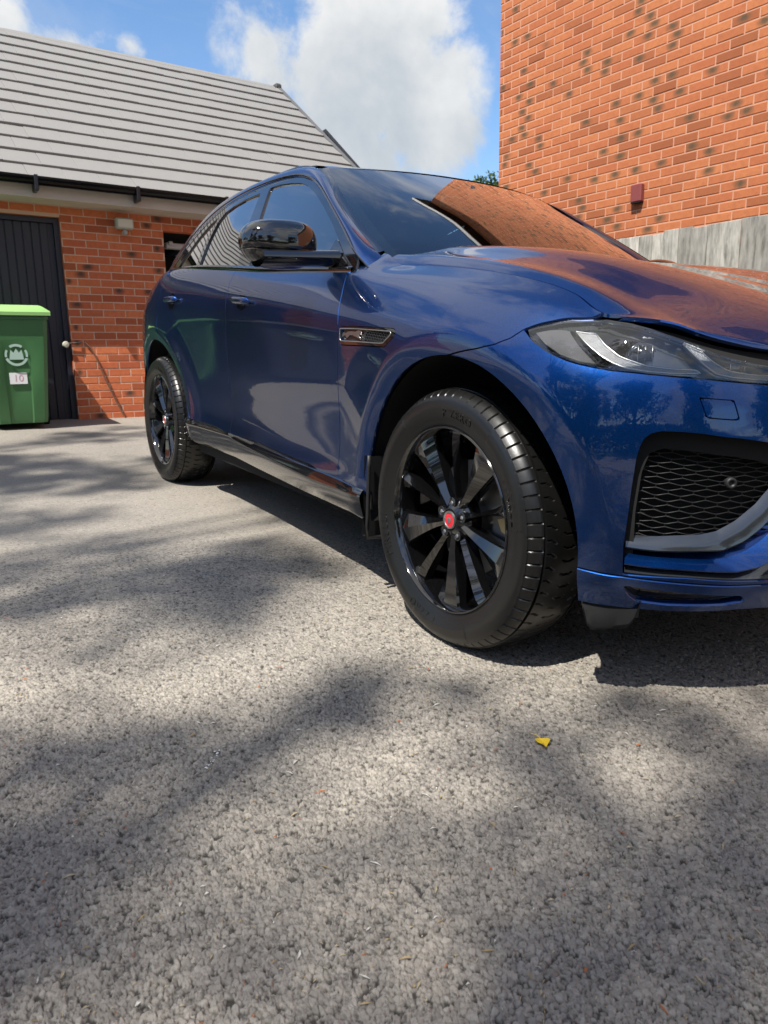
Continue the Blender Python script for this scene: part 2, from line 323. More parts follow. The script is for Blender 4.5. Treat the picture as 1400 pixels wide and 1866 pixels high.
def debris():
    mb = MB(); cols = 4; rng = np.random.default_rng(3)
    for i in range(1500):
        a = rng.uniform(-.52, .52); r = .85 + 3.2*rng.random()**1.25; x, y = math.sin(a)*r, math.cos(a)*r; z = gz(x, y) + .0042
        t = rng.uniform(0, math.pi); L = rng.uniform(.0018, .0055) if i % 12 else rng.uniform(.006, .012); w = rng.uniform(.0005, .0011) if i % 4 else rng.uniform(.0011, .0024)
        dx, dy = math.cos(t)*L, math.sin(t)*L; nx, ny = -math.sin(t)*w, math.cos(t)*w; b = rng.uniform(-.004, .004)
        top = [(x-dx, y-dy, z), (x+nx+dy*b*30, y+ny-dx*b*30, z+.0022), (x+dx, y+dy, z+.0005), (x-nx+dy*b*30, y-ny-dx*b*30, z+.0012)]
        mb.add(top + [(q[0], q[1], q[2]-.0009) for q in top], [(0, 3, 2, 1), (4, 5, 6, 7), (0, 1, 5, 4), (1, 2, 6, 5), (2, 3, 7, 6), (3, 0, 4, 7)], int(rng.choice([0, 0, 0, 0, 1, 1, 2, 3])))
    o = mb.obj('leaf_litter', [mat('dry_seed', (.42, .35, .22), .7), mat('straw_bit', (.34, .25, .12), .7), mat('rusty_bit', (.38, .14, .05), .7), mat('pale_chip', (.60, .58, .52), .7)])
    tag(o, 'tiny dry seeds and stalks scattered over the asphalt', kind='stuff')
debris()
def dropping():
    mb = MB(); rng = np.random.default_rng(5); m = mat('white_splash', (.72, .72, .70), .6)
    for i in range(16):
        t = i/15; px, py = 397 - 18*t + rng.uniform(-5, 5), 1366 + 38*t + rng.uniform(-3, 3)
        d = np.array([(px-700)/FPX, (py-933)/FPX, 1.]) @ CAMR; k = -H/(d[2] - GX*d[0] - GY*d[1]); x, y = k*d[0], k*d[1]; z = gz(x, y) + .0012; n = 7; rr = rng.uniform(.0010, .0034)
        ring = [(x + rr*math.cos(6.283*q/n)*rng.uniform(.7, 1.2), y + rr*math.sin(6.283*q/n)*rng.uniform(.7, 1.3), z) for q in range(n)]
        mb.add(ring + [(x, y, z + .0016)], [(q, (q+1) % n, n) for q in range(n)])
    o = mb.obj('bird_dropping', m); tag(o, 'small white bird dropping splashed on the asphalt, left foreground', 'dropping'); o['kind'] = 'stuff'
dropping()
# ---------------------------------------------------------------- brickwork
def brick_mat(name, red, orange, dark, spot=.16, soft=False):
    m = bpy.data.materials.new(name); m.use_nodes = True; nt = m.node_tree; N = nt.nodes; L = nt.links; b = N['Principled BSDF']
    geo = N.new('ShaderNodeNewGeometry'); uv = N.new('ShaderNodeUVMap'); at = N.new('ShaderNodeAttribute'); at.attribute_name = 'tone'; oi = N.new('ShaderNodeObjectInfo')
    def M(op, a, b_=None, c=None):
        x = N.new('ShaderNodeMath'); x.operation = op
        for i, q in enumerate((a, b_, c)):
            if q is None: continue
            if isinstance(q, (int, float)): x.inputs[i].default_value = q
            else: L.new(q, x.inputs[i])
        return x.outputs[0]
    rnd = M('FRACT', M('ADD', M('MULTIPLY', geo.outputs['Random Per Island'], 1.0), M('MULTIPLY', oi.outputs['Random'], 7.13)))
    rnd2 = M('FRACT', M('MULTIPLY', rnd, 37.7)); rnd3 = M('FRACT', M('MULTIPLY', rnd, 91.3)); rnd4 = M('FRACT', M('MULTIPLY', rnd, 213.7))
    def noise(sc, det=5, rough=.6):
        n = N.new('ShaderNodeTexNoise'); n.inputs['Scale'].default_value = sc; n.inputs['Detail'].default_value = det; n.inputs['Roughness'].default_value = rough; L.new(geo.outputs['Position'], n.inputs['Vector']); return n.outputs[0]
    def mr(v, a, b_, c=0., d=1.):
        r = N.new('ShaderNodeMapRange'); L.new(v, r.inputs[0]); r.inputs[1].default_value = a; r.inputs[2].default_value = b_; r.inputs[3].default_value = c; r.inputs[4].default_value = d; return r.outputs[0]
    def mix(f, a, b_):
        x = N.new('ShaderNodeMix'); x.data_type = 'RGBA'
        for i, q in ((0, f), (6, a), (7, b_)):
            if isinstance(q, (int, float)): x.inputs[i].default_value = q
            elif isinstance(q, tuple): x.inputs[i].default_value = (*q, 1)
            else: L.new(q, x.inputs[i])
        return x.outputs[2]
    c = mix(rnd, red, orange); c = mix(mr(noise(28), .4, .75, 0, .45), c, tuple(q*.72 for q in red)); c = mix(mr(rnd3, .72, 1., 0, .8), c, tuple(q*.62 for q in red))
    # kiln-burnt smudge on some of the bricks, off its middle
    sep = N.new('ShaderNodeSeparateXYZ'); L.new(uv.outputs[0], sep.inputs[0])
    dx = M('MULTIPLY', M('SUBTRACT', sep.outputs[0], M('MULTIPLY_ADD', rnd4, .5, .25)), 3.3); dy = M('MULTIPLY', M('SUBTRACT', sep.outputs[1], M('MULTIPLY_ADD', rnd2, .3, .35)), 1.45)
    rr = M('SQRT', M('ADD', M('MULTIPLY', dx, dx), M('MULTIPLY', dy, dy))); rr = M('ADD', rr, M('MULTIPLY', M('SUBTRACT', noise(30), .5), .7))
    has = mr(rnd2, 1 - spot, 1 - spot + .01); sp = M('MULTIPLY', mr(rr, 1.1, .25), has)
    c = mix(M('MULTIPLY', sp, .92), c, dark)
    c = mix(mr(noise(140, 2), .66, .74, 0, .4), c, tuple(min(1, q*1.5) for q in orange))
    L.new(c, b.inputs['Base Color']); b.inputs['Roughness'].default_value = .85; b.inputs['Specular IOR Level'].default_value = .25
    bp = N.new('ShaderNodeBump'); bp.inputs['Strength'].default_value = .5; bp.inputs['Distance'].default_value = .003; L.new(noise(110, 6, .7), bp.inputs['Height']); L.new(bp.outputs[0], b.inputs['Normal'])
    return m
BR1 = brick_mat('garage_brick', (.44, .112, .050), (.58, .180, .074), (.055, .045, .035), .20)
BR2 = brick_mat('house_brick', (.40, .122, .050), (.48, .170, .068), (.085, .062, .036), .25)
MORT = mat('mortar', (.50, .33, .24), .92, bump=(180, .5, .002), var=(3, .5, (.60, .45, .34)))
MORT2 = mat('pink_mortar', (.50, .25, .155), .92, bump=(180, .5, .002), var=(3, .5, (.52, .29, .19)))
_bm = {}
def brick_mesh(L_, Hh, D, m):
    k = (round(L_, 3), m.name)
    if k in _bm: return _bm[k]
    L_ = round(L_, 3); c = .0035
    vs = [(0, 0, 0), (L_, 0, 0), (L_, 0, Hh), (0, 0, Hh), (0, -D + c, 0), (L_, -D + c, 0), (L_, -D + c, Hh), (0, -D + c, Hh), (c, -D, c), (L_-c, -D, c), (L_-c, -D, Hh-c), (c, -D, Hh-c)]
    fs = [(8, 9, 10, 11), (4, 5, 9, 8), (5, 6, 10, 9), (6, 7, 11, 10), (7, 4, 8, 11), (0, 1, 5, 4), (1, 2, 6, 5), (2, 3, 7, 6), (3, 0, 4, 7)]
    me = bpy.data.meshes.new('brick'); me.from_pydata(vs, [], fs); me.materials.append(m); ul = me.uv_layers.new(name='UVMap')
    for p in me.polygons:
        for li in p.loop_indices:
            v = vs[me.loops[li].vertex_index]; ul.data[li].uv = (v[0]/L_, v[2]/Hh)
    _bm[k] = me; return me
def wall_frame(name, p0, az, parent=None, z0=0.):
    """local x along the wall (to the right seen from outside), local -y outwards, z up"""
    o = bpy.data.objects.new(name, None); COL.objects.link(o); o.empty_display_size = .2
    t = math.radians(90 - az); o.location = (p0[0], p0[1], z0); o.rotation_euler = (0, 0, t)
    if parent: o.parent = parent
    return o
def brickwork(wall, t0, t1, z0, z1, holes, bm, mm, frame_o, visible, limit=285, thick=.10, seed=1, phase=0.):
    """courses 75 mm, stretchers 225 mm; bricks stand 6 mm proud of the mortar. wall: parent mesh object factory name"""
    rng = np.random.default_rng(seed); proj = []; Mw = frame_o.matrix_world if False else Matrix.Translation(frame_o.location) @ frame_o.rotation_euler.to_matrix().to_4x4()
    mb = MB(); cx = sorted({t0, t1, *[h[0] for h in holes], *[h[1] for h in holes]}); cz = sorted({z0, z1, *[h[2] for h in holes], *[h[3] for h in holes]})
    cx = [c for c in cx if t0 <= c <= t1]; cz = [c for c in cz if z0 <= c <= z1]
    for i in range(len(cx)-1):
        for j in range(len(cz)-1):
            x, z = (cx[i]+cx[i+1])/2, (cz[j]+cz[j+1])/2
            if any(h[0] < x < h[1] and h[2] < z < h[3] for h in holes): continue
            mb.add([(cx[i], 0, cz[j]), (cx[i+1], 0, cz[j]), (cx[i+1], 0, cz[j+1]), (cx[i], 0, cz[j+1])], [(0, 1, 2, 3)])
    mb.add([(t0, 0, z0), (t0, thick, z0), (t0, thick, z1), (t0, 0, z1)], [(0, 3, 2, 1)]); mb.add([(t1, 0, z0), (t1, thick, z0), (t1, thick, z1), (t1, 0, z1)], [(0, 1, 2, 3)])
    mb.add([(t0, thick, z0), (t1, thick, z0), (t1, thick, z1), (t0, thick, z1)], [(3, 2, 1, 0)] if not holes else [])
    for h in holes:
        a, b_, c, d = h; mb.add([(a, 0, c), (b_, 0, c), (b_, 0, d), (a, 0, d), (a, .11, c), (b_, .11, c), (b_, .11, d), (a, .11, d)], [(0, 3, 7, 4), (3, 2, 6, 7), (1, 5, 6, 2)], 1)
    w = mb.obj('wall', [mm, bm], frame_o)
    allb = []
    n = 0; z = z0 + .005
    while z < z1 - .04:
        hh = min(.065, z1 - z)
        x = t0 - .1125*(n % 2) + phase - .225*math.ceil(phase/.225)
        while x < t1:
            a, b_ = max(x, t0), min(x + .215, t1)
            segs = [(a, b_)]
            for h in holes:
                if h[2] < z + hh*.5 < h[3]:
                    ns = []
                    for (p, q) in segs:
                        if q <= h[0] or p >= h[1]: ns.append((p, q))
                        else:
                            if p < h[0]: ns.append((p, h[0]))
                            if q > h[1]: ns.append((h[1], q))
                    segs = ns
            for p, q in segs:
                if q - p > .03: allb.append((p, q, z, hh))
            x += .225
        z += .075; n += 1
    cand = []
    for i, (p, q, z, hh) in enumerate(allb):
        c = Mw @ Vector(((p+q)/2, 0, z + hh/2)); P = px_of(c)
        if P[2] > .3 and -15 < P[0] < 1415 and P[1] > -15 and visible(P[0], P[1]): cand.append((P[2], i))
    cand.sort(); ind = {i for _, i in cand[:limit]}
    # the biggest ones singly
    for i in sorted(ind):
        p, q, z, hh = allb[i]; o = bpy.data.objects.new('brick', brick_mesh(q-p, .065, .0042, bm)); COL.objects.link(o); o.parent = w
        o.location = (p, .0005, z); o.rotation_euler = (rng.normal(0, .004), rng.normal(0, .003), 0); o.location.y += rng.normal(0, .0006)
    V = []; Fc = []; U = []
    for i, (p, q, z, hh) in enumerate(allb):
        if i in ind: continue
        L_ = q-p; c = .005; D = .0042 + float(rng.normal(0, .0008)); b0 = len(V)
        V += [(p, .0005, z), (q, .0005, z), (q, .0005, z+hh), (p, .0005, z+hh), (p+c, -D, z+c), (q-c, -D, z+c), (q-c, -D, z+hh-c), (p+c, -D, z+hh-c)]
        for f in ((4, 5, 6, 7), (0, 1, 5, 4), (1, 2, 6, 5), (2, 3, 7, 6), (3, 0, 4, 7)):
            Fc.append([b0+k for k in f]); U += [((V[b0+k][0]-p)/L_, (V[b0+k][2]-z)/hh) for k in f]
    if V:
        me = fast_mesh('brick_field', V, Fc); o = me_obj('brick_field', me, bm, w, uvs=U); o['kind'] = 'stuff'
    return w
# ---------------------------------------------------------------- garage on the left
AZ1 = 55.5; GP = (-2.893, 7.925)
gar = wall_frame('garage', GP, AZ1); tag(gar, 'low red brick garage with grey tiled roof and dark boarded doors', 'garage')
ZB = -.62 + H; ZD = 1.452 + H; ZE = 1.575 + H      # local z is world z here
TL, TR = -5.35, 3.62; DOOR = (-2.72, -.31, -1, ZD - 0.0); DOOR2 = (.72, 3.15, -1, 1.412 + H)
vis1 = lambda x, y: x < 400 and 330 < y < 790 and not (x > 330 and y > 470) and not (x > 262 and y > 600)
brickwork(gar, TL, TR, ZB, ZE, [DOOR, DOOR2], BR1, MORT, gar, vis1, seed=2, phase=.1)
mdoor = mat('navy_door', (.012, .014, .024), .45, bump=(60, .3, .002), var=(3, .5, (.018, .02, .03)))
def boarded(parent, x0, x1, z0, z1, y, pitch=.078):
    mb = MB(); mb.box(x0, x1, y + .012, y + .03, z0, z1); d = mb.obj('garage_door', mdoor, parent); n = int((x1-x0)/pitch); me0 = None
    for i in range(n):
        mb = MB(); mb.box(0, pitch - .008, -.012, 0, 0, z1-z0, c=.004)
        if me0 is None: me0 = shared(mb, 'door_board', mdoor, 30)
        o = bpy.data.objects.new('door_board', me0); COL.objects.link(o); o.parent = d; o.location = (x0 + i*pitch, y + .012, z0)
    return d
def shared(mb, name, m, auto=35):
    o = mb.obj(name, m, auto=auto); me = o.data; bpy.data.objects.remove(o); return me
boarded(gar, DOOR[0] + .05, DOOR[1] - .05, ZB + .06, ZD - .05, .085)
mb = MB(); mb.box(DOOR[0], DOOR[0]+.05, .05, .11, ZB, ZD); mb.box(DOOR[1]-.05, DOOR[1], .05, .11, ZB, ZD); mb.box(DOOR[0]+.05, DOOR[1]-.05, .052, .11, ZD-.05, ZD); mb.obj('door_frame', mdoor, gar)
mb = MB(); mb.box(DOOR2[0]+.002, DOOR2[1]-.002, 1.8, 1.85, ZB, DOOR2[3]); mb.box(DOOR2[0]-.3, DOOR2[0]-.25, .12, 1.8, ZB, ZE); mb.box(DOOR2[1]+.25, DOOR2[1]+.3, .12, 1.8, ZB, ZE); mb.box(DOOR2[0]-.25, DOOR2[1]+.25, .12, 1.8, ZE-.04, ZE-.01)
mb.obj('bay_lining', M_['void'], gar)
mb = MB(); mb.box(DOOR2[0]+.10, DOOR2[0]+.42, .22, .32, 1.27+H, 1.33+H, c=.01); mb.box(DOOR2[0]+.13, DOOR2[0]+.17, .2, .9, 1.30+H, 1.34+H); mb.obj('door_gear', mat('white_gear', (.42, .42, .41), .5), gar)
# fascia, gutter with brackets
mfas = mat('cream_fascia', (.50, .45, .385), .6, var=(4, .6, (.40, .355, .30))); mgut = mat('black_gutter', (.006, .006, .008), .3)
OV = .31
mb = MB(); mb.box(TL-.1, TR+.12, -OV+.02, -OV+.045, ZE-.015, ZE+.135); mb.box(TL-.1, TR+.12, -OV+.045, .0, ZE-.012, ZE+.004); mb.obj('fascia', mfas, gar)
mb = MB(); n = 10; prof = [(-OV-.105 + .052 - .055*math.cos(math.pi*k/n), ZE + .150 - .062*math.sin(math.pi*k/n)) for k in range(n+1)]
vs = [(x, y, z) for x in (TL-.12, TR+.14) for y, z in prof] + [(x, y*.97 - .008, z + .004) for x in (TL-.12, TR+.14) for y, z in prof]
fs = [(k, k+1, n+2+k, n+1+k) for k in range(n)]; mb.add(vs, [f[::-1] for f in fs] + fs); mb.obj('gutter', mgut, gar)
for x in np.arange(TL + .2, TR, .93) - .07:
    mb = MB(); mb.box(x - .018, x + .018, -OV-.118, -OV+.02, ZE + .02, ZE + .16, c=.006); mb.obj('gutter_bracket', mgut, gar)
mb = MB(); mb.box(DOOR2[0]-.02, DOOR2[0]-.0, -.01, 0, 0, .01) ; 
# roof: courses of flat interlocking tiles
PIT = math.radians(37); NR = 14; SL = (2.85 + OV + .07)/math.cos(PIT); EX = SL/NR; RX0, RX1 = TL - .25, 3.61
mtile = mat('grey_concrete_tile', (.195, .19, .182), .85, bump=(90, .4, .002), var=(1.3, .5, (.235, .228, .215)))
roof_me = MB(); ca, sa = math.cos(PIT), math.sin(PIT); y0, zr0 = -OV-.07, ZE + .105
roof_me.add([(RX0, y0, zr0-.03), (RX1, y0, zr0-.03), (RX1, y0 + SL*ca, zr0-.03 + SL*sa), (RX0, y0 + SL*ca, zr0-.03 + SL*sa), (RX0, y0 + 2*SL*ca, zr0-.03), (RX1, y0 + 2*SL*ca, zr0-.03)], [(0, 1, 2, 3), (3, 2, 5, 4)])
roof = roof_me.obj('roof', mat('roof_felt', (.03, .03, .03), .9), gar)
TW = .332; tmb = MB(); tmb.box(0, TW - .0015, 0, EX*1.06, 0, .030, c=.003); tile_me = shared(tmb, 'roof_tile', mtile, 30)
cnt = 0; V = []; Fc = []; rngt = np.random.default_rng(4); Mg = Matrix.Translation(gar.location) @ gar.rotation_euler.to_matrix().to_4x4(); cand = []
for r in range(NR):
    k = 0; x = RX0 - (TW/2 if r % 2 else 0)
    while x < RX1 - .01:
        x0 = max(x, RX0); x1 = min(x + TW, RX1)
        if x1 - x0 > .05:
            c = Mg @ Vector(((x0+x1)/2, y0 + (r+.5)*EX*ca, zr0 + (r+.5)*EX*sa)); P = px_of(c); cand.append((P[2] if (-30 < P[0] < 670 and P[1] > -20 and P[2] > 0) else 1e9, r, x0, x1))
        x += TW
cand.sort(); 
for q, (dd, r, x0, x1) in enumerate(cand):
    loc = (x0, y0 + r*EX*ca, zr0 + r*EX*sa - .002); tl = math.radians(4.6)
    if q < 290 and dd < 1e8 and x1 - x0 > TW - .01:
        o = bpy.data.objects.new('roof_tile', tile_me); COL.objects.link(o); o.parent = roof; o.location = (loc[0], loc[1], loc[2] + .012 + rngt.normal(0, .0012)); o.rotation_euler = (PIT - tl, rngt.normal(0, .003), 0)
    else:
        b0 = len(V); a = PIT - tl; w = x1 - x0 - .0015
        for yy, zz in ((0, 0), (EX*1.06, 0), (EX*1.06, .03), (0, .03)):
            for xx in (0, w): V.append((loc[0]+xx, loc[1] + yy*math.cos(a) - zz*math.sin(a), loc[2] + .012 + yy*math.sin(a) + zz*math.cos(a)))
        Fc += [[b0+i for i in f] for f in ((0, 2, 3, 1), (2, 4, 5, 3), (4, 6, 7, 5), (6, 0, 1, 7), (1, 3, 5, 7), (0, 6, 4, 2))]
me = fast_mesh('tile_field', V, Fc); o = me_obj('tile_field', me, mtile, roof); o['kind'] = 'stuff'
for x in np.arange(RX0, RX1 - .1, .45):      # ridge
    mb = MB(); pts = [(-.13, -.055), (-.10, -.01), (0, .035), (.10, -.01), (.13, -.055)]; yr = y0 + SL*ca; zr = zr0 + SL*sa - .03
    L2 = min(.445, RX1 - x); vs = [(x + a, yr + p, zr + q) for a in (0, L2) for p, q in pts]; fs = [(k, 5+k, 6+k, k+1) for k in range(4)] + [(0, 1, 2, 3, 4)[::1], (5, 6, 7, 8, 9)[::-1]]
    mb.add(vs, [f[::-1] for f in fs]); mb.obj('ridge_tile', mtile, roof)
mb = MB()  # verge: cap and bargeboard
def slab(y_a, z_a, y_b, z_b, x0, x1, up, dn):
    mb.add([(x0, y_a, z_a+up), (x1, y_a, z_a+up), (x1, y_b, z_b+up), (x0, y_b, z_b+up), (x0, y_a, z_a-dn), (x1, y_a, z_a-dn), (x1, y_b, z_b-dn), (x0, y_b, z_b-dn)], [(0, 1, 2, 3), (7, 6, 5, 4), (0, 4, 5, 1), (1, 5, 6, 2), (2, 6, 7, 3), (3, 7, 4, 0)])
slab(y0, zr0, y0 + SL*ca, zr0 + SL*sa, RX1 - .01, RX1 + .05, .045, .06); slab(y0 + 2*SL*ca, zr0, y0 + SL*ca, zr0 + SL*sa, RX1 - .01, RX1 + .05, .045, .06); mb.obj('verge', mat('dark_verge', (.10, .10, .10), .7), roof)
mb = MB(); mb.box(RX1 - .05, RX1 + .055, y0 + SL*ca - .1, y0 + SL*ca + .1, zr0 + SL*sa - .04, zr0 + SL*sa + .035, c=.02); mb.obj('ridge_end', mat('ridge_end_grey', (.07, .07, .07), .7), roof)
# gable walls and back so that the shell is closed
mb = MB()
for x in (TL, TR): mb.add([(x, .09, ZB), (x, 5.4, ZB), (x, 5.4, ZE), (x, 2.75, ZE + 2.05), (x, .09, ZE)], [(0, 1, 2, 3, 4) if x > 0 else (4, 3, 2, 1, 0)])
mb.add([(TL, 5.4, ZB), (TR, 5.4, ZB), (TR, 5.4, ZE), (TL, 5.4, ZE)], [(3, 2, 1, 0)]); mb.obj('gable_wall', BR1, gar)
# floodlight, cable and tap on the pier
def on_wall(px, py, off=0.):
    d = np.array([(px-700)/FPX, (py-933)/FPX, 1.]) @ CAMR; t = np.array([math.sin(math.radians(AZ1)), math.cos(math.radians(AZ1))]); n = np.array([t[1], -t[0]]); p = np.array(GP)
    k = (n@p + off)/(n@d[:2]); q = k*d; return float((q[:2]-p)@t), float(q[2] + H)
fl = empty('floodlight'); fl.matrix_world = Mg @ Matrix.Translation((*[on_wall(222, 412)[0]], -.0, on_wall(222, 412)[1])); tag(fl, 'small white floodlight with sensor fixed to the brick pier under the eaves', 'light')
mb = MB(); mb.box(-.088, .088, -.13, -.05, -.045, .060, c=.012); mb.box(-.02, .02, -.05, 0, -.02, .03); mb.obj('lamp_body', mat('aged_white_plastic', (.34, .37, .31), .5), fl, auto=30)
mb = MB(); mb.box(-.072, .072, -.136, -.1295, -.032, .046); mb.obj('lamp_glass', mat('lamp_front', (.50, .53, .44), .15, coat=.6), fl)
mb = MB(); mb.lathe_y([(.0001, -.03), (.018, -.026), (.027, -.01), (.027, .02), (.0001, .03)], 16, c=(0, -.10, -.078)); mb.tube([(0, -.1, -.045), (0, -.1, -.065)], .010, 8); mb.obj('motion_sensor', mat('sensor_plastic', (.30, .30, .28), .4), fl, auto=40)
hz = on_wall(140, 628)[1]
hose = empty('door_hasp'); hose.matrix_world = Mg @ Matrix.Translation((DOOR[1] - .06, 0, hz)); tag(hose, 'pale door stop knob on a short dark rod at the garage door edge', 'door stop')
mb = MB(); mb.lathe_y([(.0001, -.05), (.026, -.045), (.034, -.02), (.030, .0), (.0001, .01)], 16); mb.obj('knob', mat('pale_knob', (.46, .45, .36), .5), hose, auto=40)
mb = MB(); mb.tube([(.03, -.03, .01), (.10, -.035, .018), (.155, -.012, .022)], .008, 6); mb.obj('rod', mat('dark_rod', (.06, .05, .04), .5), hose)
pts = [on_wall(154, 624), (on_wall(166, 636)[0], on_wall(166, 636)[1]), on_wall(176, 656), on_wall(190, 690), on_wall(208, 727), (on_wall(224, 758)[0], on_wall(224, 758)[1])]
mb = MB(); mb.tube([Mg @ Vector((a, -.02 - .03*i/5, b)) for i, (a, b) in enumerate(pts)], .008, 6); o = mb.obj('cable', mat('brown_cable', (.16, .08, .05), .6)); tag(o, 'thin brown cable hanging down the sunlit brick pier', 'cable')
# ---------------------------------------------------------------- wheeled bins
MBL = mat('light_green_plastic', (.27, .50, .16), .45, bump=(40, .1, .002), var=(5, .3, (.24, .46, .18))); MBG = mat('dark_green_plastic', (.042, .135, .045), .42, bump=(40, .1, .002), var=(5, .4, (.06, .16, .06)))
mstk = mat('white_sticker', (.62, .62, .62), .4); mlogo = mat('pale_print', (.36, .50, .42), .5); mred = mat('red_print', (.50, .30, .34), .5)
def text_mesh(txt, size, m, name='printed_number'):
    cu = bpy.data.curves.new('t', 'FONT'); cu.body = txt; cu.size = size; cu.extrude = .0008; cu.resolution_u = 3; cu.align_x = 'CENTER'; cu.align_y = 'CENTER'
    o = bpy.data.objects.new('t', cu); COL.objects.link(o); dg = bpy.context.evaluated_depsgraph_get(); me = bpy.data.meshes.new_from_object(o.evaluated_get(dg)); bpy.data.objects.remove(o); bpy.data.curves.remove(cu); me.materials.clear(); me.materials.append(m); me.name = name; return me
def bin_(loc, rz, label, body, lidm, num=True):
    """240-litre bin, front towards local -y"""
    b = empty('wheeled_bin', loc, rz); tag(b, label, 'bin', 'wheeled bins by the garage')
    W = .29; secs = []
    for z, hw, yf, yb in ((.05, .215, -.255, .25), (.10, .222, -.27, .255), (.50, .250, -.315, .265), (.78, .268, -.345, .275), (.80, .270, -.348, .276), (.965, .280, -.362, .285), (.97, .292, -.376, .295), (.995, .292, -.376, .295)):
        c = .035; secs.append([(-hw + c, yf, z), (-hw*.45, yf, z), (-hw*.40, yf + (.012 if z < .78 else 0), z), (hw*.40, yf + (.012 if z < .78 else 0), z), (hw*.45, yf, z), (hw - c, yf, z), (hw, yf + c, z), (hw, yb - c, z), (hw - c, yb, z), (-hw + c, yb, z), (-hw, yb - c, z), (-hw, yf + c, z)])
    n = 12; mb = MB(); mb.add([p for s in secs for p in s], [(i*n+k, i*n+(k+1) % n, (i+1)*n+(k+1) % n, (i+1)*n+k) for i in range(len(secs)-1) for k in range(n)] + [tuple(range(n))[::-1]]); mb.obj('body', body, b, auto=35)
    lid = MB(); prof = [(-.405, 1.0, .300), (-.408, 1.030, .303), (-.385, 1.046, .295), (-.33, 1.085, .245), (-.26, 1.098, .225), (.12, 1.105, .222), (.22, 1.085, .25), (.30, 1.05, .29), (.34, 1.0, .29)]
    vs = []; 
    for y, z, hw in prof: vs += [(-hw, y, z - (0 if y < -.39 or y > .29 else .0)), (hw, y, z)]
    for y, z, hw in prof: vs += [(-.303, y, 1.0), (.303, y, 1.0)]
    m = len(prof); fs = [(2*i, 2*i+1, 2*i+3, 2*i+2) for i in range(m-1)]
    rimv = []
    for y, z, hw in prof: rimv += [(-.305, y, min(z, 1.040)), (.305, y, min(z, 1.040))]
    b0 = len(vs); vs += rimv
    for i in range(m-1): fs += [(2*i, 2*i+2, b0+2*i+2, b0+2*i), (2*i+1, b0+2*i+1, b0+2*i+3, 2*i+3), (b0+2*i, b0+2*i+2, 2*m+2*i+2, 2*m+2*i), (b0+2*i+1, 2*m+2*i+1, 2*m+2*i+3, b0+2*i+3)]
    fs += [(2*m, 2*m+1, 1, 0)]; lid.add(vs, fs); lid.obj('lid', lidm, b, auto=30)
    mb = MB(); mb.tube([(-.24, .33, .98), (.24, .33, .98)], .016, 8); mb.obj('grab_bar', body, b, auto=40)
    for sx in (-1, 1):
        mb = MB(); vs = []; mb.tube([(sx*.235, .20, .10), (sx*.275, .20, .10)], .10, 20); mb.obj('wheel', M_['black'], b, auto=40)
    if num:
        mb = MB(); mb.box(-.072, .072, -.3175, -.3135, .405, .505); s = mb.obj('number_sticker', mstk, b); s.location = (0, .012, 0)
        o = bpy.data.objects.new('printed_number', text_mesh('10', .085, mred)); COL.objects.link(o); o.parent = s; o.rotation_euler = (math.pi/2, 0, 0); o.location = (0, -.3185, .455)
    # round printed badge: ring and a stand-in crest
    mb = MB(); yb_ = -.336; tilt = .0
    def disc_(r0, r1, a0, a1, n=24):
        vs = []; 
        for k in range(n+1):
            a = a0 + (a1-a0)*k/n; vs += [(r0*math.cos(a), yb_ + .10*(.655 - .66)*0 - .075*r0*math.sin(a), .66 + r0*math.sin(a)), (r1*math.cos(a), yb_ - .075*r1*math.sin(a), .66 + r1*math.sin(a))]
        mb.add(vs, [(2*k, 2*k+1, 2*k+3, 2*k+2) for k in range(n)])
    disc_(.074, .096, math.radians(-160), math.radians(-20)); disc_(.074, .096, math.radians(55), math.radians(125)); disc_(.076, .094, math.radians(-12), math.radians(30), 8); disc_(.076, .094, math.radians(150), math.radians(192), 8)
    mb.add([(x, yb_ - .075*z, .66 + z) for x, z in ((-.060, -.040), (.060, -.040), (.045, .045), (.022, .020), (0, .055), (-.022, .020), (-.045, .045))], [(0, 1, 2, 3), (0, 3, 4, 5), (0, 5, 6)]); lg = mb.obj('printed_badge', mlogo, b); lg.location = (0, -.001, 0)
    return b
def wl(t, out): p = Mg @ Vector((t, -out, 0)); return (p.x, p.y, gz(p.x, p.y))
rzg = math.radians(90 - AZ1)
bin_(wl(-.93, .42), rzg - .06, 'dark green wheeled bin with light green lid in front of the garage door', MBG, MBL)
bin_(wl(-1.66, .40), rzg + .03, 'dark green wheeled bin with dark green lid, left of the light green lidded bin', MBG, MBG)
bin_(wl(-2.50, .42), rzg - .02, 'grey wheeled bin at the far left of the garage door', mat('grey_plastic', (.05, .055, .06), .45), mat('grey_lid', (.06, .06, .065), .45), False)
# ---------------------------------------------------------------- house on the right
AZ2 = -35.8; HP = (1.280, 8.430)
t2 = np.array([math.sin(math.radians(AZ2)), math.cos(math.radians(AZ2))])     # away from the camera
house = wall_frame('brick_house', (HP[0], HP[1]), AZ2 + 180); tag(house, 'tall orange red brick house wall with dark burnt bricks behind the fence', 'house')
Mh = Matrix.Translation(house.location) @ house.rotation_euler.to_matrix().to_4x4()
vis2 = lambda x, y: x > 895 and y < 480 and y < 335 + .62*(x - 890)
brickwork(house, 0., 16.5, -.30, 6.8, [], BR2, MORT2, house, vis2, limit=290, seed=9, phase=.17)
mb = MB(); mb.box(0.002, 16.5, .105, 7.0, -.3, 6.8); mb.obj('wall_core', BR2, house)
mb = MB(); mb.add([(-.1, -.36, 7.0), (16.7, -.36, 7.0), (16.7, 3.5, 9.4), (-.1, 3.5, 9.4), (-.1, 7.3, 7.0), (16.7, 7.3, 7.0)], [(0, 1, 2, 3), (3, 2, 5, 4), (0, 3, 4), (1, 5, 2), (0, 4, 5, 1)]); mb.obj('roof', mtile, house)
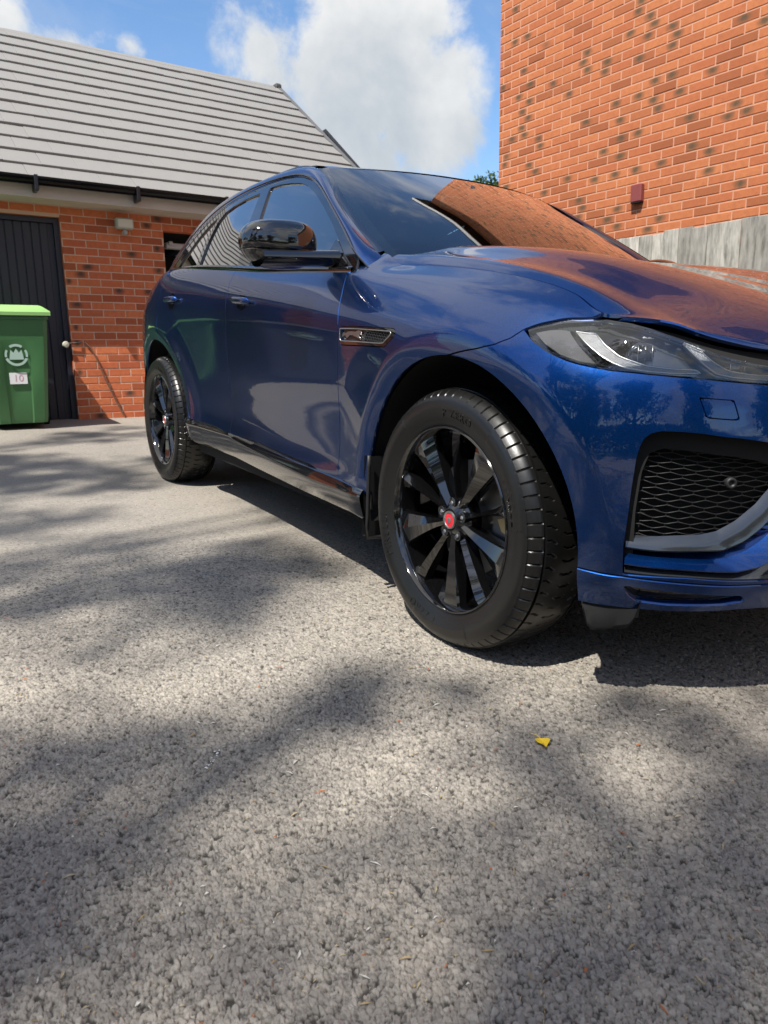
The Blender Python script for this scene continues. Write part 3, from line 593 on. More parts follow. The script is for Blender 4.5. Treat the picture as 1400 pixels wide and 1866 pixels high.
mb = MB(); mb.box(-.1, 16.7, -.30, .1, 6.80, 6.84); mb.obj('shaded_soffit', mgut, house)  # soffit coloured black to carry the shade under the eaves
mb = MB(); mb.box(-.1, 16.7, -.335, -.302, 6.80, 7.0); mb.obj('fascia', mat('white_fascia', (.75, .75, .73), .5), house)
def on_house(px, py, off=0.):
    d = np.array([(px-700)/FPX, (py-933)/FPX, 1.]) @ CAMR; n = np.array([-t2[1], t2[0]]); p = np.array(HP); n = np.array([math.cos(math.radians(AZ2)), -math.sin(math.radians(AZ2))]) * -1
    k = (n@p + off)/(n@d[:2]); q = k*d; return float((q[:2]-p)@(-t2)), float(q[2] + H)
vx, vz = on_house(1165, 353)
vent_ = empty('wall_vent'); vent_.matrix_world = Mh @ Matrix.Translation((vx, 0, vz)); tag(vent_, 'small dark red plastic vent cowl on the orange brick wall', 'vent')
mb = MB(); mb.box(-.055, .055, -.055, 0, -.075, .075, c=.008); mb.obj('cowl', mat('maroon_plastic', (.20, .045, .04), .5), vent_, auto=30); mb = MB(); mb.box(-.050, .050, -.053, -.002, -.082, -.0752); mb.obj('outlet', M_['void'], vent_)
# ---------------------------------------------------------------- board fence
mfence = mat('weathered_board', (.50, .48, .43), .85, bump=(30, .5, .003)); 
def fence_mat():
    m = mfence; nt = m.node_tree; N = nt.nodes; L = nt.links; b = N['Principled BSDF']; oi = N.new('ShaderNodeObjectInfo'); tc = N.new('ShaderNodeTexCoord')
    mp = N.new('ShaderNodeMapping'); mp.inputs['Scale'].default_value = (11, 11, 3.4); L.new(tc.outputs['Object'], mp.inputs[0]); ad = N.new('ShaderNodeVectorMath'); ad.operation = 'ADD'; cv = N.new('ShaderNodeVectorMath'); cv.operation = 'SCALE'; cv.inputs[0].default_value = (13, 7, 31)
    L.new(oi.outputs['Random'], cv.inputs[3]); L.new(mp.outputs[0], ad.inputs[0]); L.new(cv.outputs[0], ad.inputs[1])
    n = N.new('ShaderNodeTexNoise'); n.inputs['Scale'].default_value = 2.2; n.inputs['Detail'].default_value = 7; n.inputs['Roughness'].default_value = .65; L.new(ad.outputs[0], n.inputs['Vector'])
    cr = N.new('ShaderNodeValToRGB'); e = cr.color_ramp.elements; e[0].position = .30; e[0].color = (.11, .10, .085, 1); e[1].position = .52; e[1].color = (.31, .295, .255, 1); q = e.new(.72); q.color = (.46, .435, .38, 1)
    L.new(n.outputs[0], cr.inputs[0]); hv = N.new('ShaderNodeHueSaturation'); mr = N.new('ShaderNodeMapRange'); mr.inputs[3].default_value = .66; mr.inputs[4].default_value = 1.28; L.new(oi.outputs['Random'], mr.inputs[0]); L.new(mr.outputs[0], hv.inputs['Value']); L.new(cr.outputs[0], hv.inputs['Color']); L.new(hv.outputs[0], b.inputs['Base Color'])
fence_mat()
fence = wall_frame('board_fence', (HP[0], HP[1]), AZ2 + 180); tag(fence, 'weathered grey close-boarded timber fence against the orange brick wall', 'fence')
Mf = Matrix.Translation(fence.location) @ fence.rotation_euler.to_matrix().to_4x4()
FO = -.30; ftop = 1.012 + H; x = .55; i = 0; rf = np.random.default_rng(8); bmesh_ = {}
while x < 8.6:
    w = [.125, .135, .15][int(rf.integers(3))]; c = Mf @ Vector((x, FO, 1.5)); g0 = gz(c.x, c.y) + .04
    if w not in bmesh_:
        mb = MB(); mb.box(0, w, -.014, .0, 0, 1, c=.002); bmesh_[w] = shared(mb, 'fence_board', mfence, 30)
    o = bpy.data.objects.new('fence_board', bmesh_[w]); COL.objects.link(o); o.parent = fence; o.location = (x, FO - .014*(i % 2), g0); o.scale = (1, 1, ftop + rf.normal(0, .004) - g0); o.rotation_euler = (0, rf.normal(0, .002), 0)
    x += w - .004; i += 1
for zz in (.35, 1.0, 1.6):
    mb = MB(); c = Mf @ Vector((4, 0, 0)); mb.box(.5, 8.7, FO + .003, FO + .04, zz + gz(c.x, c.y), zz + .075 + gz(c.x, c.y)); mb.obj('fence_rail', mfence, fence)
for x in np.arange(.5, 8.8, 1.83):
    c = Mf @ Vector((x, 0, 0)); mb = MB(); mb.box(x, x + .09, FO + .042, FO + .132, gz(c.x, c.y) - .2, ftop - .02); mb.obj('fence_post', mfence, fence)
# ---------------------------------------------------------------- house behind the garage: only its gable verge shows
def ray_at(px, py, dist):
    d = np.array([(px-700)/FPX, (py-933)/FPX, 1.]) @ CAMR; d = d / np.hypot(d[0], d[1]) * dist; return Vector((d[0], d[1], d[2] + H))
pk = ray_at(591, 236, 15.5); far = wall_frame('far_house', (pk.x, pk.y), AZ1); tag(far, 'house behind the garage, its white bargeboard showing past the roof end', 'house')
pz = pk.z; K = .78
mb = MB(); mb.add([(0, .35, pz-.12), (-3.2, .35, pz - .12 - 3.2*K), (-3.2, .35, .3), (3.2, .35, .3), (3.2, .35, pz - .12 - 3.2*K)], [(0, 1, 2, 3, 4)]); mb.add([(x, y, z) for y in (.36, 8) for x, z in ((-3.2, .3), (3.2, .3), (3.2, pz-.12-3.2*K), (-3.2, pz-.12-3.2*K))], [(1, 5, 6, 2), (4, 0, 3, 7), (5, 4, 7, 6)]); mb.obj('wall', BR1, far)
def gslab(name, a, b, t, y0, y1, m):
    mb = MB(); s = 1 if b > 0 else -1
    for (xa, xb) in ((0, b),):
        za, zb = pz - a, pz - a - abs(b)*K; vs = [(xa, y0, za), (xb, y0, zb), (xb, y0, zb - t), (xa, y0, za - t), (xa, y1, za), (xb, y1, zb), (xb, y1, zb - t), (xa, y1, za - t)]
        fs = [(0, 1, 2, 3), (7, 6, 5, 4), (0, 4, 5, 1), (3, 2, 6, 7), (1, 5, 6, 2), (0, 3, 7, 4)]; mb.add(vs, fs if s < 0 else [f[::-1] for f in fs])
    return mb.obj(name, m, far)
mwb = mat('white_bargeboard', (.62, .61, .58), .5); mdt = mat('dark_slate_edge', (.05, .055, .065), .7)
for s in (-3.5, 3.5):
    gslab('bargeboard', .085, s, .20, -.02, .02, mwb); gslab('roof', .0, s, .08, -.06, 8.3, mdt)
# ---------------------------------------------------------------- trees
def leaf_mat(name, a, b_):
    m = bpy.data.materials.new(name); m.use_nodes = True; nt = m.node_tree; b = nt.nodes['Principled BSDF']; geo = nt.nodes.new('ShaderNodeNewGeometry'); mx = nt.nodes.new('ShaderNodeMix'); mx.data_type = 'RGBA'
    mx.inputs[6].default_value = (*a, 1); mx.inputs[7].default_value = (*b_, 1); nt.links.new(geo.outputs['Random Per Island'], mx.inputs[0]); nt.links.new(mx.outputs[2], b.inputs['Base Color']); b.inputs['Roughness'].default_value = .6
    tr = nt.nodes.new('ShaderNodeBsdfTranslucent'); nt.links.new(mx.outputs[2], tr.inputs[0]); ms = nt.nodes.new('ShaderNodeMixShader'); ms.inputs[0].default_value = .3; nt.links.new(b.outputs[0], ms.inputs[1]); nt.links.new(tr.outputs[0], ms.inputs[2]); nt.links.new(ms.outputs[0], nt.nodes['Material Output'].inputs[0]); return m
LF = leaf_mat('tree_leaf', (.035, .075, .018), (.085, .13, .03)); LF2 = leaf_mat('dark_leaf', (.018, .045, .014), (.045, .085, .022)); BARK = mat('bark', (.10, .08, .06), .9, bump=(20, .8, .01))
def tree(loc, top, lobes, nleaf, size, label, lm=LF, seed=0, trunk_r=.16, group=None):
    rng = np.random.default_rng(seed); z0 = gz(loc[0], loc[1]); t = empty('tree', (loc[0], loc[1], z0)); tag(t, label, 'tree', group)
    mb = MB(); hub = Vector((0, 0, top*.38)); mb.tube([(0, 0, -.1), (.03, .02, top*.2), tuple(hub)], [trunk_r*1.2, trunk_r, trunk_r*.8], 10)
    for (x, y, z, r) in lobes:
        e = Vector((x - loc[0], y - loc[1], z - z0)); md = (hub + e)/2 + Vector((0, 0, -.2)); mb.tube([tuple(hub), tuple(md), tuple(e)], [trunk_r*.5, trunk_r*.3, .02], 6)
        for k in range(5):
            d = Vector(rng.normal(0, 1, 3)).normalized()*r*.8; mb.tube([tuple((md + e)/2), tuple(e + d)], [.025, .008], 5)
    mb.obj('trunk', BARK, t, auto=60)
    tot = sum(l[3]**2 for l in lobes); P = []
    for (x, y, z, r) in lobes:
        n = int(nleaf*r*r/tot); nc = max(6, n//28); c = rng.normal(0, 1, (nc, 3)); c /= np.linalg.norm(c, axis=1)[:, None]; c *= (r*rng.uniform(.35, 1.0, nc)**.6)[:, None]; c[:, 2] *= .75
        q = np.repeat(c, 28, 0) + rng.normal(0, .13*r**.5, (nc*28, 3)); P.append(q + [x - loc[0], y - loc[1], z - z0])
    P = np.concatenate(P); n = len(P); a = rng.normal(0, 1, (n, 3)); a /= np.linalg.norm(a, axis=1)[:, None]; b = np.cross(a, rng.normal(0, 1, (n, 3))); b /= np.linalg.norm(b, axis=1)[:, None]
    s = (size*rng.uniform(.6, 1.25, n))[:, None]; c4 = np.stack([P - a*s, P + b*s*.55, P + a*s, P - b*s*.55], 1).reshape(-1, 3)
    me = fast_mesh('crown', c4, np.arange(n*4).reshape(n, 4)); me_obj('crown', me, lm, t)
    return t
TREES = True
def shade_lobe(sx, sy, h, r):
    """crown lobe at height h whose shadow falls at (sx, sy)"""
    z = gz(sx, sy); return (sx + SUNV.x/SUNV.z*h, sy + SUNV.y/SUNV.z*h, z + h, r)
tree((-6.6, -8.2), 13.5, [shade_lobe(.0, .62, 13.0, 1.05), shade_lobe(-1.0, .72, 12.4, .9), shade_lobe(1.0, .62, 13.4, 1.0), shade_lobe(-.3, -.4, 14, 1.4), shade_lobe(-2.0, .95, 12.6, .7), shade_lobe(2.0, 1.1, 13.2, .75),
      shade_lobe(-.50, 1.35, 13.5, .36), shade_lobe(.45, 1.30, 13.2, .34), shade_lobe(1.35, 1.60, 13.4, .40), shade_lobe(.85, 1.55, 13.0, .30), shade_lobe(-.05, 1.75, 13.6, .22), shade_lobe(-1.6, -1.2, 12, 1.6), shade_lobe(1.5, -1.0, 12.6, 1.4)],
     16500, .054, 'tall broad leafy tree behind the camera, shading the near drive', LF, 1, .13)
tree((-8.6, -4.4), 13.0, [shade_lobe(-1.8, 4.5, 14.4, .45), shade_lobe(-.45, 2.85, 14.6, .34), shade_lobe(-2.6, 4.9, 14.8, .55), shade_lobe(-1.2, 5.6, 15.4, .45), shade_lobe(-2.6, 6.4, 15.2, .34), shade_lobe(-2.6, 3.0, 14.0, .35), shade_lobe(-3.6, 2.2, 12, 1.3), shade_lobe(-4.5, 3.5, 12.5, 1.2)],
     8000, .08, 'tall thin-crowned tree left of the drive, dappling its far half', LF, 2, .12)
tree((-10.5, -6.5), 13.5, [shade_lobe(-1.7, 3.2, 14.2, .62), shade_lobe(-.9, 2.5, 14.6, .55), shade_lobe(-.2, 3.9, 14.8, .5), shade_lobe(-1.7, 2.1, 13.8, .5), shade_lobe(-3.1, 4.4, 14.6, .6), shade_lobe(-2.1, 7.0, 15.0, .5)],
     3000, .055, 'slender high tree with sparse foliage, farthest left behind the camera', LF, 21, .10)
def bushy(loc, h, r, n, size, label, seed, lm=LF2):
    rng = np.random.default_rng(seed); L = []
    for k in range(16):
        z = rng.uniform(.12, 1.0)*h; q = rng.uniform(0, .75)*r*(1 - (z/h)**2*.6); a = rng.uniform(0, 6.28); L.append((loc[0] + q*math.cos(a), loc[1] + q*math.sin(a), z, r*rng.uniform(.30, .52)))
    tree(loc, h*.8, L, n, size, label, lm, seed, .16)
bushy((2.2, -6.2), 4.3, 2.0, 14000, .075, 'round dark tree behind the camera, opposite the bonnet', 3)
bushy((7.0, -4.6), 3.4, 1.8, 9000, .08, 'smaller dark tree right of the round tree, ahead of the car', 4)
bushy((-2.6, -9.2), 6.0, 2.8, 16000, .09, 'big dark tree standing farthest behind the camera', 5)
bushy((-5.6, -6.4), 7.0, 2.4, 16000, .075, 'dense leafy tree back left of the camera, beside the hedge', 8)
bushy((-9.6, -6.0), 8.0, 2.8, 11000, .09, 'wide green tree at the far back left corner of the garden', 9, LF)
tree((-13.5, 1.0), 6.0, [(-13.5, 1.0, 3.6, 1.9), (-12.6, -1.4, 3.2, 1.6), (-14.6, 3.4, 3.6, 1.7)], 8000, .09, 'bushy tree beyond the end of the garage', LF2, 6, .2)
# a little of a distant tree between garage and house
tree((.95, 17.5), 4.0, [(*ray_at(897, 345, 17.5), .42), (*ray_at(880, 362, 17.5), .45), (*ray_at(915, 356, 17.8), .5), (*(ray_at(895, 375, 17.6) - Vector((0, 0, .5))), .9), (*(ray_at(925, 380, 18.4) - Vector((0, 0, .9))), 1.1), (*(ray_at(880, 390, 18) - Vector((0, 0, 1.3))), 1.0)], 9000, .05, 'green treetop just showing at the left corner of the brick house', LF, 7, .08)
def hedge(name, pts, h, w, n, label, seed):
    rng = np.random.default_rng(seed); P = []; seg = np.array(pts, float)
    u = rng.random(n)*(len(seg)-1); i = u.astype(int); c = seg[i] + (seg[i+1]-seg[i])*(u-i)[:, None]; nz = rng.random(n)**.7*h; off = rng.normal(0, w, n)*(1 - (nz/h)**4*.5)
    d = seg[1]-seg[0]; d /= np.linalg.norm(d); X = c[:, 0] - d[1]*off; Y = c[:, 1] + d[0]*off; Z = gz(X, Y) + nz; P = np.stack([X, Y, Z], -1); a = rng.normal(0, 1, (n, 3)); a /= np.linalg.norm(a, axis=1)[:, None]; b = np.cross(a, rng.normal(0, 1, (n, 3))); b /= np.linalg.norm(b, axis=1)[:, None]
    s = (.075*rng.uniform(.6, 1.3, n))[:, None]; V = np.stack([P-a*s, P+b*s*.6, P+a*s, P-b*s*.6], 1).reshape(-1, 3); o = me_obj(name, fast_mesh(name, V, np.arange(n*4).reshape(n, 4)), LF2); tag(o, label, 'hedge')
hedge('hedge', [(-14, -3.5), (-8, -7.5)], 1.9, .35, 16000, 'clipped green hedge left behind the camera', 11)
hedge('hedge', [(-7.5, -9.5), (9, -8.5)], 1.7, .35, 22000, 'long green hedge running behind the camera', 12)
mb = MB(); vs = [(-14, -3), (-9, 1.6), (-7.6, -6.5), (-4, -9.5), (9, -8), (9, -10), (-16, -10), (-16, 3)]
mb = MB(); lawn = [(-16, -1.5), (-9.5, -1.2), (-7.5, -5.0), (-3.5, -6.6), (9, -6.0), (9, -11), (-16, -11)]
mb.add([(x, y, gz(x, y) + .006) for x, y in lawn], [tuple(range(len(lawn)))]); o = mb.obj('lawn', mat('lawn_green', (.06, .11, .025), .9, bump=(60, .8, .02), var=(4, .6, (.10, .14, .04)))); tag(o, kind='structure')
# ---------------------------------------------------------------- car surface mathematics (car frame: x forward, w outboard, z up; metres)
def nspline(xk, yk):
    """natural cubic spline through (xk, yk); yk may be 2-D (values in rows)"""
    xk = np.asarray(xk, float); yk = np.asarray(yk, float)
    n = len(xk); h = np.diff(xk); A = np.zeros((n, n)); r = np.zeros((n,) + yk.shape[1:])
    A[0, 0] = A[-1, -1] = 1
    for i in range(1, n - 1):
        A[i, i-1] = h[i-1]; A[i, i] = 2 * (h[i-1] + h[i]); A[i, i+1] = h[i]
        r[i] = 3 * ((yk[i+1] - yk[i]) / h[i] - (yk[i] - yk[i-1]) / h[i-1])
    c = np.linalg.solve(A, r.reshape(n, -1)).reshape(r.shape)
    def ev(q):
        q = np.asarray(q, float)
        i = np.clip(np.searchsorted(xk, q) - 1, 0, n - 2)
        t = q - xk[i]; hh = h[i]
        e = (...,) + (None,) * (yk.ndim - 1)
        b = (yk[i+1] - yk[i]) / hh[e] - hh[e] * (2 * c[i] + c[i+1]) / 3
        d = (c[i+1] - c[i]) / (3 * hh[e])
        return yk[i] + b * t[e] + c[i] * (t ** 2)[e] + d * (t ** 3)[e]
    return ev

def pchip(xk, yk):
    """shape-preserving cubic through (xk, yk): no overshoot"""
    xk = np.asarray(xk, float); yk = np.asarray(yk, float)
    h = np.diff(xk); e = (slice(None),) + (None,) * (yk.ndim - 1); dl = np.diff(yk, axis=0) / h[e]
    m = np.zeros_like(yk)
    w1 = 2 * h[1:] + h[:-1]; w2 = h[1:] + 2 * h[:-1]
    with np.errstate(all='ignore'):
        hm = (w1 + w2)[e] / (w1[e] / dl[:-1] + w2[e] / dl[1:])
    m[1:-1] = np.where(dl[:-1] * dl[1:] > 0, hm, 0)
    m[0] = dl[0]; m[-1] = dl[-1]
    def ev(q):
        q = np.asarray(q, float); i = np.clip(np.searchsorted(xk, q) - 1, 0, len(xk) - 2)
        g = (...,) + (None,) * (yk.ndim - 1)
        t = ((q - xk[i]) / h[i])[g]; hh = h[i][g]
        return (yk[i] * (1 + 2 * t) * (1 - t) ** 2 + hh * m[i] * t * (1 - t) ** 2
                + yk[i+1] * t * t * (3 - 2 * t) + hh * m[i+1] * t * t * (t - 1))
    return ev

# plan outline of the body's widest level, tail to nose centre
PLAN = np.array([(-3.86, .30), (-3.80, .56), (-3.66, .76), (-3.45, .875), (-3.15, .928), (-2.87, .945), (-2.40, .940), (-1.90, .932),
                 (-1.40, .930), (-1.00, .934), (-.65, .944), (-.48, .9502), (-.30, .955), (-.02, .960), (.20, .956), (.34, .938), (.45, .903), (.54, .850),
                 (.625, .775), (.695, .685), (.755, .565), (.80, .40), (.83, .20), (.84, 0.)])
PS = np.concatenate([[0], np.cumsum(np.hypot(*np.diff(PLAN, axis=0).T))])
plan_ev = nspline(PS, PLAN)
_sf = np.linspace(0, PS[-1], 3000); _pf = plan_ev(_sf)
def plan_s_of_x(x):  # valid on the flank (x < .5)
    return np.interp(x, _pf[:, 0], _sf)
def plan_nrm(s):
    e = 2e-3
    t = plan_ev(np.clip(s + e, 0, PS[-1])) - plan_ev(np.clip(s - e, 0, PS[-1]))
    t /= np.linalg.norm(t, axis=-1, keepdims=True)
    return np.stack([-t[..., 1], t[..., 0]], -1) * 1.0   # outward: left of travel tail->nose on the +w side
# rows: bottom, blade, lower, low-mid, mid, widest, shoulder, belt, top ; per plan knot (z, inset)
NET = {
 -3.86: [(.33,.05),(.42,.03),(.54,.02),(.68,.02),(.82,.01),(.95,.02),(1.05,.06),(1.13,.13),(1.20,.24)],
 -3.66: [(.33,.05),(.42,.03),(.54,.02),(.68,.01),(.82,.00),(.95,.01),(1.05,.05),(1.13,.12),(1.20,.24)],
 -3.45: [(.33,.04),(.42,.025),(.54,.02),(.68,.01),(.82,.00),(.95,.005),(1.06,.035),(1.15,.10),(1.22,.22)],
 -3.15: [(.32,.035),(.42,.015),(.54,.01),(.68,.005),(.82,-.003),(.95,0),(1.08,.022),(1.20,.085),(1.245,.20)],
 -2.87: [(.31,.03),(.42,.015),(.54,.01),(.68,.005),(.82,-.004),(.95,-.003),(1.10,.018),(1.232,.082),(1.255,.20)],
 -2.40: [(.30,.025),(.40,.018),(.50,.025),(.64,.020),(.80,.008),(.95,.0),(1.10,.018),(1.225,.080),(1.25,.20)],
 -1.90: [(.30,.02),(.39,.018),(.48,.032),(.62,.028),(.79,.012),(.95,.0),(1.08,.016),(1.195,.076),(1.22,.20)],
 -1.40: [(.30,.02),(.38,.018),(.47,.032),(.60,.030),(.77,.013),(.935,.0),(1.055,.016),(1.155,.074),(1.19,.20)],
 -1.00: [(.30,.02),(.38,.018),(.46,.030),(.58,.029),(.75,.014),(.92,.0),(1.03,.018),(1.13,.076),(1.165,.20)],
 -.65:  [(.30,.02),(.38,.018),(.46,.025),(.57,.024),(.73,.011),(.90,.0),(1.00,.020),(1.103,.079),(1.165,.190)],
 -.48:  [(.30,.022),(.38,.018),(.465,.020),(.575,.019),(.725,.010),(.888,.0),(.985,.021),(1.077,.079),(1.114,.167)],
 -.30:  [(.30,.025),(.38,.018),(.47,.015),(.58,.015),(.72,.008),(.875,.0),(.97,.022),(1.054,.079),(1.098,.160)],
 -.02:  [(.29,.03),(.38,.018),(.47,.010),(.58,.005),(.72,.002),(.855,.0),(.945,.022),(1.02,.078),(1.066,.160)],
 .20:   [(.29,.03),(.37,.015),(.46,.008),(.58,.003),(.71,.0),(.835,.002),(.915,.026),(.985,.084),(1.028,.160)],
 .34:   [(.27,.03),(.355,.012),(.46,.005),(.58,.0),(.70,.0),(.81,.004),(.889,.030),(.952,.082),(.993,.145)],
 .45:   [(.265,.04),(.34,.012),(.45,.003),(.57,.0),(.68,.0),(.785,.008),(.85,.028),(.905,.062),(.948,.105)],
 .54:   [(.262,.045),(.33,.014),(.44,.002),(.56,.0),(.67,.0),(.765,.008),(.825,.022),(.88,.045),(.930,.078)],
 .625:  [(.262,.05),(.33,.018),(.43,.0),(.55,.0),(.66,.0),(.75,.008),(.81,.020),(.862,.040),(.908,.066)],
 .695:  [(.265,.05),(.33,.02),(.43,.0),(.55,.0),(.65,.0),(.74,.010),(.80,.022),(.842,.036),(.882,.060)],
 .755:  [(.27,.05),(.335,.02),(.43,.0),(.55,.0),(.65,.002),(.735,.012),(.79,.024),(.83,.038),(.868,.058)],
 .80:   [(.27,.05),(.34,.02),(.43,.0),(.55,.0),(.65,.005),(.73,.015),(.78,.026),(.82,.040),(.860,.058)],
 .84:   [(.27,.05),(.345,.02),(.43,.0),(.55,.0),(.65,.005),(.73,.015),(.78,.026),(.82,.040),(.860,.058)]}
_nk = sorted(NET); _ns = np.array([PS[int(np.argmin(np.abs(PLAN[:, 0] - k)))] for k in _nk])
_nv = np.array([NET[k] for k in _nk], float)            # (K, 9, 2)
net_ev = pchip(_ns, _nv)
ROWV = np.linspace(0, 1, 9)
ARCH = [(.020, .387, .452), (-2.870, .390, .458)]
def flare(x, z):
    o = 0
    for cx, cz, R in ARCH:
        r = np.hypot(x - cx, z - cz)
        u = r - (R + .060); k = .010                   # a soft ridge: falls away outwards slowly, inwards quickly
        out_ = .013 * np.clip((.19 - u) / .19, 0, 1) ** 1.8; inn_ = .013 + .17 * u
        h_ = np.clip(.5 + .5 * (inn_ - out_) / (k * .55), 0, 1)
        a = inn_ * (1 - h_) + out_ * h_ - k * .55 * h_ * (1 - h_)
        o = o + a * np.clip((z - .30) / .12, 0, 1)
    return o
def skin(s, v):
    """s: arc position along the plan, v: 0 bottom .. 1 top  ->  (x, w, z)"""
    s = np.asarray(s, float); v = np.asarray(v, float)
    su, inv = np.unique(s, return_inverse=True); inv = inv.reshape(s.shape)
    col = net_ev(su)                                     # (U, 9, 2)
    z = np.empty(s.shape); d = np.empty(s.shape)
    pos = np.clip(v * 8, 0, 8); 
    # piecewise cubic (pchip) along the rows, vectorised over columns
    h = 1 / 8.
    dl = np.diff(col, axis=1) / h
    m = np.zeros_like(col)
    with np.errstate(all='ignore'):
        # Catmull slopes keep the shoulder round; z rows stay monotone
        m[:, 1:-1] = (dl[:, :-1] + dl[:, 1:]) / 2
    m[:, 0] = dl[:, 0]; m[:, -1] = dl[:, -1]
    i = np.clip(pos.astype(int), 0, 7); t = (pos - i)[..., None]
    a = col[inv, i]; b = col[inv, i+1]; ma = m[inv, i] * h; mb = m[inv, i+1] * h
    zd = a * (1 + 2*t) * (1-t)**2 + ma * t * (1-t)**2 + b * t*t * (3-2*t) + mb * t*t * (t-1)
    z = zd[..., 0]; d = zd[..., 1]
    p = plan_ev(s); n = plan_nrm(s)
    x = p[..., 0] - d * n[..., 0]; w = p[..., 1] - d * n[..., 1]
    f = flare(x, z) * np.clip(n[..., 1], 0, 1)
    x = x + f * n[..., 0]; w = w + f * n[..., 1]
    return np.stack([x, w, z], -1)
# upper flank (glass house)
BELT = pchip([-3.4, -3.0, -2.6, -2.3, -1.9, -1.4, -1.0, -.6], [1.235, 1.247, 1.235, 1.222, 1.195, 1.155, 1.13, 1.103])
def green_w(x, z):
    u = z - BELT(x)
    return .866 - .36 * u - .27 * u * u - .05 * np.clip(-x - 2.0, 0, 2) ** 2
# ---------------------------------------------------------------- the car
CARM = Matrix(((.5241641, .8509437, .0338635, .9535), (-.8504419, .5251151, -.0316659, 2.5868), (-.0447282, -.0122008, .9989247, -.832022 + H), (0, 0, 0, 1)))
car = empty('parked_car'); car.matrix_world = CARM
tag(car, 'glossy dark blue estate-style SUV with black alloy wheels parked on the drive', 'car')
VS = .8                                      # metres per unit of v, for distances on the skin chart
def sdist(P, poly, closed=True):
    """signed distance (positive inside) of chart points P (n,2) to a polygon, both in (s, v*VS)"""
    P = P * [1, VS]; Q = np.asarray(poly, float) * [1, VS]; A = Q; B = np.roll(Q, -1, 0)
    if not closed: A, B = Q[:-1], Q[1:]
    best = np.full(len(P), 1e9); ins = np.zeros(len(P), bool)
    for a, b in zip(A, B):
        ab = b - a; t = np.clip(((P - a) @ ab) / max(ab @ ab, 1e-12), 0, 1); d = np.hypot(*(P - a - t[:, None] * ab).T); best = np.minimum(best, d)
        c = (a[1] > P[:, 1]) != (b[1] > P[:, 1])
        with np.errstate(all='ignore'): ins ^= c & (P[:, 0] < (b[0] - a[0]) * (P[:, 1] - a[1]) / (b[1] - a[1] + 1e-15) + a[0])
    return np.where(ins, best, -best) if closed else best
def clip(PV, faces, f):
    """keep the part of a polygon mesh (chart points PV) where f >= 0"""
    f = np.where(np.abs(f) < 1e-7, 1e-7, f); P = [tuple(p) for p in PV]; pos = f > 0; cache = {}; out = []
    def cut(a, b):
        k = (a, b) if a < b else (b, a)
        if k not in cache:
            t = f[a] / (f[a] - f[b]); cache[k] = len(P); P.append(tuple((1 - t) * x + t * y for x, y in zip(P[a], P[b])))
        return cache[k]
    for F in faces:
        s = [pos[i] for i in F]
        if all(s): out.append(F); continue
        if not any(s): continue
        g = []
        for i in range(len(F)):
            a, b = F[i], F[(i + 1) % len(F)]
            if pos[a]: g.append(a)
            if pos[a] != pos[b]: g.append(cut(a, b))
        if len(g) >= 3: out.append(tuple(g))
    use = sorted({i for F in out for i in F}); mp = {o: n for n, o in enumerate(use)}
    return np.array([P[i] for i in use]).reshape(-1, 2), [tuple(mp[i] for i in F) for F in out]
def normals_of(fn, S, off=None):
    e = 1.5e-3
    a = fn(S + [e, 0]) - fn(S - [e, 0]); b = fn(S + [0, e]) - fn(S - [0, e]); n = np.cross(a, b); n /= np.linalg.norm(n, axis=1, keepdims=True) + 1e-12
    return n
def f_skin(S):
    s = np.clip(S[:, 0], 0, PS[-1]); return skin(s, np.clip(S[:, 1], -.02, 1.02))
def f_green(S): # chart = (x, z)
    return np.stack([S[:, 0], green_w(S[:, 0], S[:, 1]), S[:, 1]], -1)
